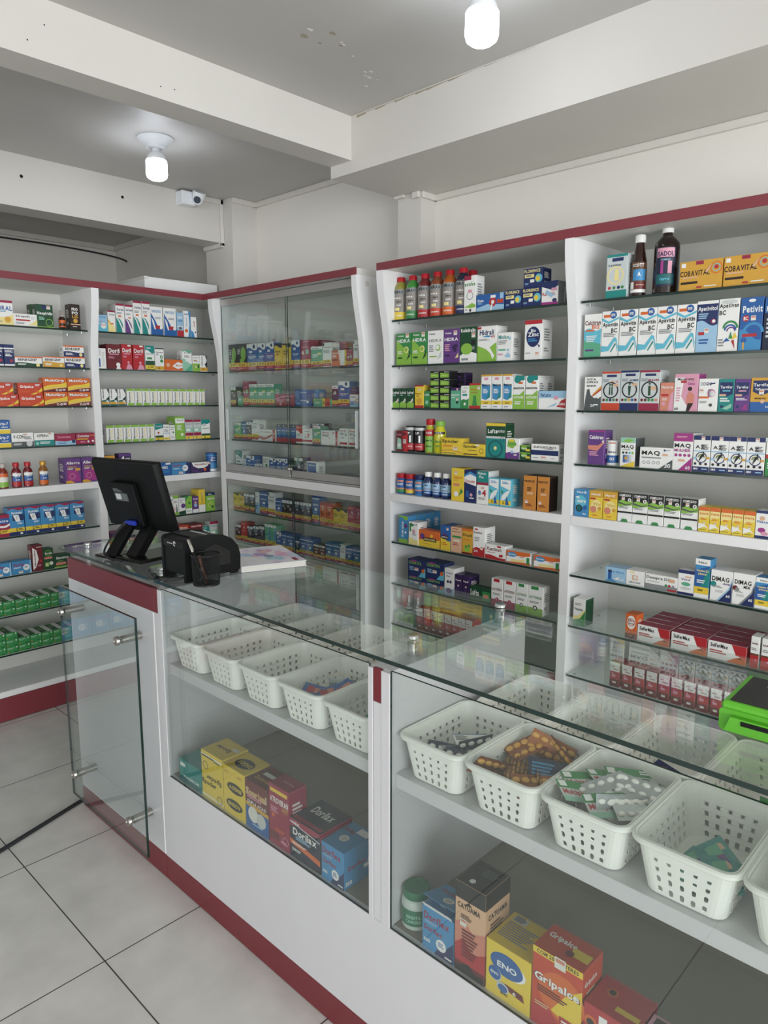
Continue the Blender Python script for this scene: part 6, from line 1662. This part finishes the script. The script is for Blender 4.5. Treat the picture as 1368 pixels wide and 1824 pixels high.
# stand: two splayed legs and a base plate
o0 = Vector(mo.location)
def wq(): q = MB(); q.T = Matrix.Translation(-o0) @ Matrix.Translation((-2.27, 1.15, 1.0185)) @ Matrix.Rotation(.16, 4, 'Z'); return q
q = wq(); q.prism([(-.05, .0), (-.015, .0), (.085, .125), (.05, .125)], 0, -.004, .05, M_black); q.build('stand_leg', mo)
q = wq(); q.prism([(-.07, .0), (-.052, .0), (.04, .115), (.022, .115)], 0, -.085, -.03, M_black); q.build('stand_leg', mo)
q = wq(); q.box((-.015, -.075, 0), (.12, .11, .012), M_blackg, .004); q.box((-.115, -.085, 0), (-.03, .02, .008), M_blackg, .003); q.build('stand_base', mo)
q = mq(); q.box((-.012, -.047, .028), (.026, -.036, .044), mat('vga_blue', '2338a8', rough=.4), .002); q.box((-.03, -.046, .031), (-.012, -.037, .041), mat('vga_blue', '2338a8'), .002)
vp = q.build('video_plug', mo)
q = MB(); p0 = MT_ @ Vector((-.03, -.042, .036))
def bez(p, n=18):
    p = [Vector(a) for a in p]; out = []
    for i in range(n + 1):
        t = i / n; a = [x.copy() for x in p]
        while len(a) > 1: a = [a[j] * (1 - t) + a[j + 1] * t for j in range(len(a) - 1)]
        out.append(a[0])
    return out
q.tube(bez([p0, p0 + Vector((-.03, -.03, -.04)), Vector((-.10, -.085, .015)), Vector((-.07, -.125, .004)), Vector((-.01, -.1, .004)), Vector((.05, -.085, .004))]), .0032, M_rubber)
q.tube(bez([p0 + Vector((.004, 0, -.004)), p0 + Vector((-.02, -.05, -.05)), Vector((-.07, -.1, .02)), Vector((-.05, -.115, .004)), Vector((.02, -.1, .004))]), .0024, M_rubber)
q.build('video_cable', mo)

# ------------------------------------------------------------------ receipt printer
pr = empty('receipt_printer', (-1.888, 1.16, 1.0185)); tag(pr, 'black receipt printer with rounded back beside the pen cup', 'printer'); po = Vector(pr.location)
def pq(): q = MB(); q.T = Matrix.Translation(-po) @ Matrix.Translation((-1.953, 1.072, 1.0185)); return q
side = [(0, .022), (0, .118), (.004, .124), (.05, .129), (.09, .1295), (.125, .124), (.155, .109), (.176, .085), (.184, .058), (.184, .02), (.17, .004), (.03, .012)]
q = pq(); q.prism(side, 0, .010, .120, M_black); q.build('printer_body', pr)
cheek = [(-.003, 0), (-.003, .121), (.003, .128), (.05, .1325), (.09, .133), (.128, .127), (.16, .111), (.181, .086), (.189, .056), (.187, .016), (.175, .002), (.155, .002), (.152, .012), (.12, .012), (.05, .012), (.035, 0)]
for a, b in ((.0, .0098), (.1202, .130)):
    q = pq(); q.prism(cheek, 0, a, b, M_black); q.build('side_cheek', pr)
q = pq(); q.box((.012, -.0032, .098), (.118, .001, .1195), M_blackg, .001); q.box((.012, .03, .1262), (.118, .075, .1312), M_black, .001); q.build('paper_cover', pr)
q = pq(); q.box((.02, .082, .1272), (.112, .09, .131), paint('LG'), .0008); q.build('paper_strip', pr)
q = pq(); vs, fs = fit_text('bematech', .05, .110, .03, .005, 0); q.add([(a, -.0036, b) for a, b in vs], fs, paint('LG'))
q.add([(.076 + r_ * math.cos(a * .5236), -.0036, .1105 + r_ * 1.2 * math.sin(a * .5236)) for a in range(12) for r_ in (.0062, .0035)], [[2 * a, 2 * a + 2, 2 * a + 3, 2 * a + 1] for a in range(10)], paint('W'))
q.build('maker_mark', pr)
q = pq(); q.prism([(.06, .035), (.06, .09), (.1, .102), (.15, .075), (.152, .035)], 0, .1301, .1309, M_blackg); q.build('side_hatch', pr)
q = pq(); q.tube(bez([(.09, .02, .01), (.07, -.02, .003), (.02, -.035, .003), (-.06, -.02, .003), (-.09, .0, .003)]), .0022, M_rubber); q.tube(bez([(.11, .01, .012), (.1, -.025, .003), (.06, -.04, .003), (.0, -.05, .003)]), .002, M_rubber)
q.box((-.016, -.034, .001), (.004, -.022, .012), M_rubber, .003); q.build('power_cable', pr)

# ------------------------------------------------------------------ pen cup, pen, notebook
pc = empty('pen_cup', (-1.775, 1.108, 1.0185)); tag(pc, 'black wire-mesh pen cup in front of the receipt printer', 'pen cup')
M_wire = mat('black_wire', '1b1c1e', rough=.4, metal=.3)
q = MB(); nseg, nz = 40, 18; vs = []; fs = []
for j in range(nz + 1):
    for i in range(nseg):
        a = 2 * math.pi * (i + .5 * (j % 2)) / nseg; r_ = .0375 + .003 * j / nz
        vs.append((r_ * math.cos(a), r_ * math.sin(a), .004 + .084 * j / nz))
for j in range(nz):
    for i in range(nseg):
        a, b = j * nseg + i, j * nseg + (i + 1) % nseg; c, d = a + nseg, b + nseg
        if j % 2 == 0: fs += [[a, b, c], [b, d, c]]
        else: fs += [[a, b, d], [a, d, c]]
q.add(vs, fs, M_wire)
ob = q.build('mesh_wall', pc); md = ob.modifiers.new('wires', 'WIREFRAME'); md.thickness = .00095
q = MB(); q.lathe([(0, 0), (.038, 0), (.0385, .003), (.0375, .005), (0, .0045)], M_wire, 32); q.build('cup_base', pc, smooth=True)
q = MB(); q.tube([(.0408 * math.cos(R(a)), .0408 * math.sin(R(a)), .0885) for a in range(0, 361, 10)], .0024, M_wire); q.build('cup_rim', pc, smooth=True)
def pen(loc, tilt, yaw, ln, m1, m2, label):
    e = empty('ballpoint_pen', loc); e.rotation_euler = (0, R(tilt), R(yaw)); tag(e, label, 'pen')
    q = MB(); q.lathe([(.0012, 0), (.0035, .012), (.0038, .014), (.0038, ln * .72)], m1, 12); q.build('pen_barrel', e, smooth=True)
    q = MB(); q.lathe([(.0042, ln * .72), (.0042, ln * .97), (.0035, ln)], m2, 12); q.box((.0042, -.0015, ln * .75), (.0062, .0015, ln * .98), m2, .0005); q.build('pen_cap', e, smooth=True)
    q = MB(); q.lathe([(.0039, ln * .2), (.0039, ln * .6)], paint('LG'), 12, (0, 0, 0), 150, 230); q.build('print', e)
pen((-1.757, 1.094, 1.0235), -28, 12, .14, M_blackg, M_steel, 'dark pen with silver cap sticking out of the wire cup')
pen((-1.767, 1.104, 1.0235), -14, 60, .085, mat('pen_amber', '6a3c1c', rough=.3), mat('pen_amber', '6a3c1c'), 'short amber-barrelled pen inside the wire cup')
nb = empty('notebook', (-1.905, 1.405, 1.0185), R(70)); tag(nb, 'white hardcover notebook with watercolour cover on the glass counter', 'notebook')
M_cover = mat('notebook_cover', 'ecebf0', rough=.4, noise=.05, scale=10)
q = MB(); q.box((-.105, -.135, 0), (.105, .135, .0022), M_cover, .001); q.box((-.105, -.135, .0168), (.105, .135, .019), M_cover, .001); q.box((-.108, -.135, 0), (-.1045, .135, .019), M_cover, .001)
q.build('cover', nb)
bx('pages', (-.104, -.132, .0023), (.102, .132, .0167), paint('OW'), nb)
def wash(name, base_hex, scale):
    m = bpy.data.materials.new(name); m.use_nodes = True; n = m.node_tree; b = n.nodes['Principled BSDF']
    tc = n.nodes.new('ShaderNodeTexCoord'); ns = n.nodes.new('ShaderNodeTexNoise'); ns.inputs['Scale'].default_value = scale; ns.inputs['Detail'].default_value = 5
    cr = n.nodes.new('ShaderNodeValToRGB')
    stops = [(.5, 'ecebf0'), (.58, 'e6dcec'), (.63, 'd9c6e0'), (.68, 'c3d3e6'), (.74, 'e4e9f0'), (.8, 'ecebf0')]
    while len(cr.color_ramp.elements) < len(stops): cr.color_ramp.elements.new(.5)
    for e, (p, h) in zip(cr.color_ramp.elements, stops): e.position = p; e.color = (*srgb(h), 1)
    n.links.new(tc.outputs['Object'], ns.inputs['Vector']); n.links.new(ns.outputs['Fac'], cr.inputs[0]); n.links.new(cr.outputs[0], b.inputs['Base Color'])
    b.inputs['Roughness'].default_value = .4
    return m
q = MB(); q.poly([(-.103, -.133, .0192), (.103, -.133, .0192), (.103, .133, .0192), (-.103, .133, .0192)], wash('watercolour_wash', 'ecebf0', 14))
for k_, (cx, cy, rx, ry, c) in enumerate(((-.02, .0, .03, .02, 'PK'), (-.005, .01, .02, .03, 'P'), (.012, -.02, .016, .022, 'DG'), (.02, -.06, .03, .016, 'CY'), (.035, -.078, .014, .012, 'CY'), (.02, .05, .02, .026, 'SA'), (.035, .06, .016, .016, 'PK'), (.01, .075, .012, .014, 'P'), (-.05, .02, .022, .026, 'LB'), (.06, .0, .02, .03, 'PK'))):
    q.poly([(cx + rx * (1 + .18 * math.sin(3 * t + k_)) * math.cos(t), cy + ry * (1 + .2 * math.cos(2 * t + k_)) * math.sin(t), .0194 + k_ * .00005) for t in [i * .3491 for i in range(18)]], mat('wash_' + c, {'PK': 'e3b4cc', 'P': 'b79fd0', 'DG': '8c93aa', 'CY': 'a5d2de', 'SA': 'e6b9ae', 'LB': 'bcd3ea'}[c], rough=.4, noise=.2, scale=40))
q.box((.07, -.118, .0194), (.085, -.078, .0196), paint('CR'))
q.build('cover_art', nb)

# ------------------------------------------------------------------ green card terminal
gt = empty('card_terminal', (-.27, 1.24, 1.0185), R(2)); tag(gt, 'bright green payment terminal with black top on the glass counter', 'card terminal')
M_lime = mat('terminal_green', '5fb52e', rough=.38, noise=.04)
q = MB(); q.prism([(-.1, .0), (.1, .0), (.106, .006), (.106, .034), (.1, .038), (-.1, .038), (-.106, .034), (-.106, .006)], 1, -.062, .075, M_lime)
q.prism([(-.094, .006), (.094, .006), (.086, .03), (-.086, .03)], 1, -.074, -.062, M_lime)
q.build('terminal_body', gt)
q = MB(); q.box((-.102, -.07, .0392), (.102, .078, .0525), M_lime, .004); q.build('lid_frame', gt)
q = MB(); q.box((-.092, -.06, .0526), (.092, .07, .0536), mat('terminal_black', '202020', rough=.6), .0004); q.build('top_plate', gt)
q = MB(); q.box((-.07, -.0755, .02), (.075, -.074, .0275), M_blackg, .0004); q.lathe([(.0022, 0), (0, .001)], paint('LG'), 10, (0, -.0757, .0238)); q.build('card_slot', gt)
q = MB(); q.box((-.06, .03, .0537), (-.02, .06, .0541), paint('LB')); q.box((-.026, .034, .0542), (-.021, .058, .0544), paint('DN')); q.build('sticker', gt)

# ------------------------------------------------------------------ lamps, security camera, cables
M_bulb = mat('led_bulb_light', 'eef4ff', rough=.4, emit=BULB, noise=0)
def lamp(x, y, label):
    l = empty('ceiling_lamp', (x, y, CEIL)); tag(l, label, 'lamp')
    q = MB(); q.lathe([(.078, 0), (.078, -.004), (.060, -.02), (.046, -.034), (.044, -.042), (.03, -.044), (0, -.044)], M_lampw, 32); q.build('socket_rose', l, smooth=True)
    q = MB(); q.lathe([(.017, -.0442), (.017, -.056), (.026, -.062), (.038, -.076), (.0425, -.092)], M_lampw, 28); q.build('bulb_neck', l, smooth=True)
    q = MB(); q.lathe([(.0425, -.0922), (.045, -.096), (.0455, -.15), (.042, -.162), (.030, -.171), (.012, -.175), (0, -.1755)], M_bulb, 28); q.build('bulb', l, smooth=True)
lamp(-3.05, 1.735, 'white ceiling socket with lit bulb between the two beams, by the camera')
lamp(-1.285, 1.72, 'large lit ceiling bulb at the top edge of the photo')
sc_ = empty('security_camera', (-3.66, 2.25, 2.625)); tag(sc_, 'white dome security camera on a square box on the beam', 'security camera')
bx('junction_box', (-.039, -.042, -.035), (.03, .042, .035), M_lampw, sc_, .004)
q = MB(); q.T = Matrix.Translation((.048, .045, .002)) @ Matrix.Rotation(R(28), 4, 'Y')
q.lathe([(.036, .034), (.036, .028), (.033, .005), (.028, -.02), (.02, -.032), (0, -.034)], M_lampw, 24); q.build('dome', sc_, smooth=True)
q = MB(); q.T = Matrix.Translation((.048, .045, .002)) @ Matrix.Rotation(R(62), 4, 'Z') @ Matrix.Rotation(R(180), 4, 'Z')
q.T = Matrix.Translation((.048, .045, .002)) @ Matrix.Rotation(R(-42), 4, 'Z') @ Matrix.Rotation(R(118), 4, 'Y')
q.lathe([(.0185, .024), (.0185, .0345), (.017, .0365), (0, .037)], mat('camera_lens_window', '3a4450', rough=.2), 20); q.build('lens', sc_, smooth=True)
q = MB(); q.tube(bez([(-5.352, 1.2, 2.60), (-5.352, 1.9, 2.618), (-5.352, 2.3, 2.625), (-5.352, 2.55, 2.60), (-5.33, 2.668, 2.6), (-5.2, 2.672, 2.55), (-5.19, 2.672, 2.54)], 24), .006, M_rubber)
tag(q.build('ceiling_cable'), 'thin black cable sagging along the wall above the left shelving', 'cable')
q = MB(); pts = bez([(-2.45, .45, .006), (-2.53, .74, .006), (-2.585, .87, .006), (-2.66, 1.1, .006), (-2.75, 1.4, .006)], 20)
q.tube(pts, .0075, M_rubber, 10)
tag(q.build('floor_cable'), 'black power cable lying on the floor tiles by the end counter', 'cable')
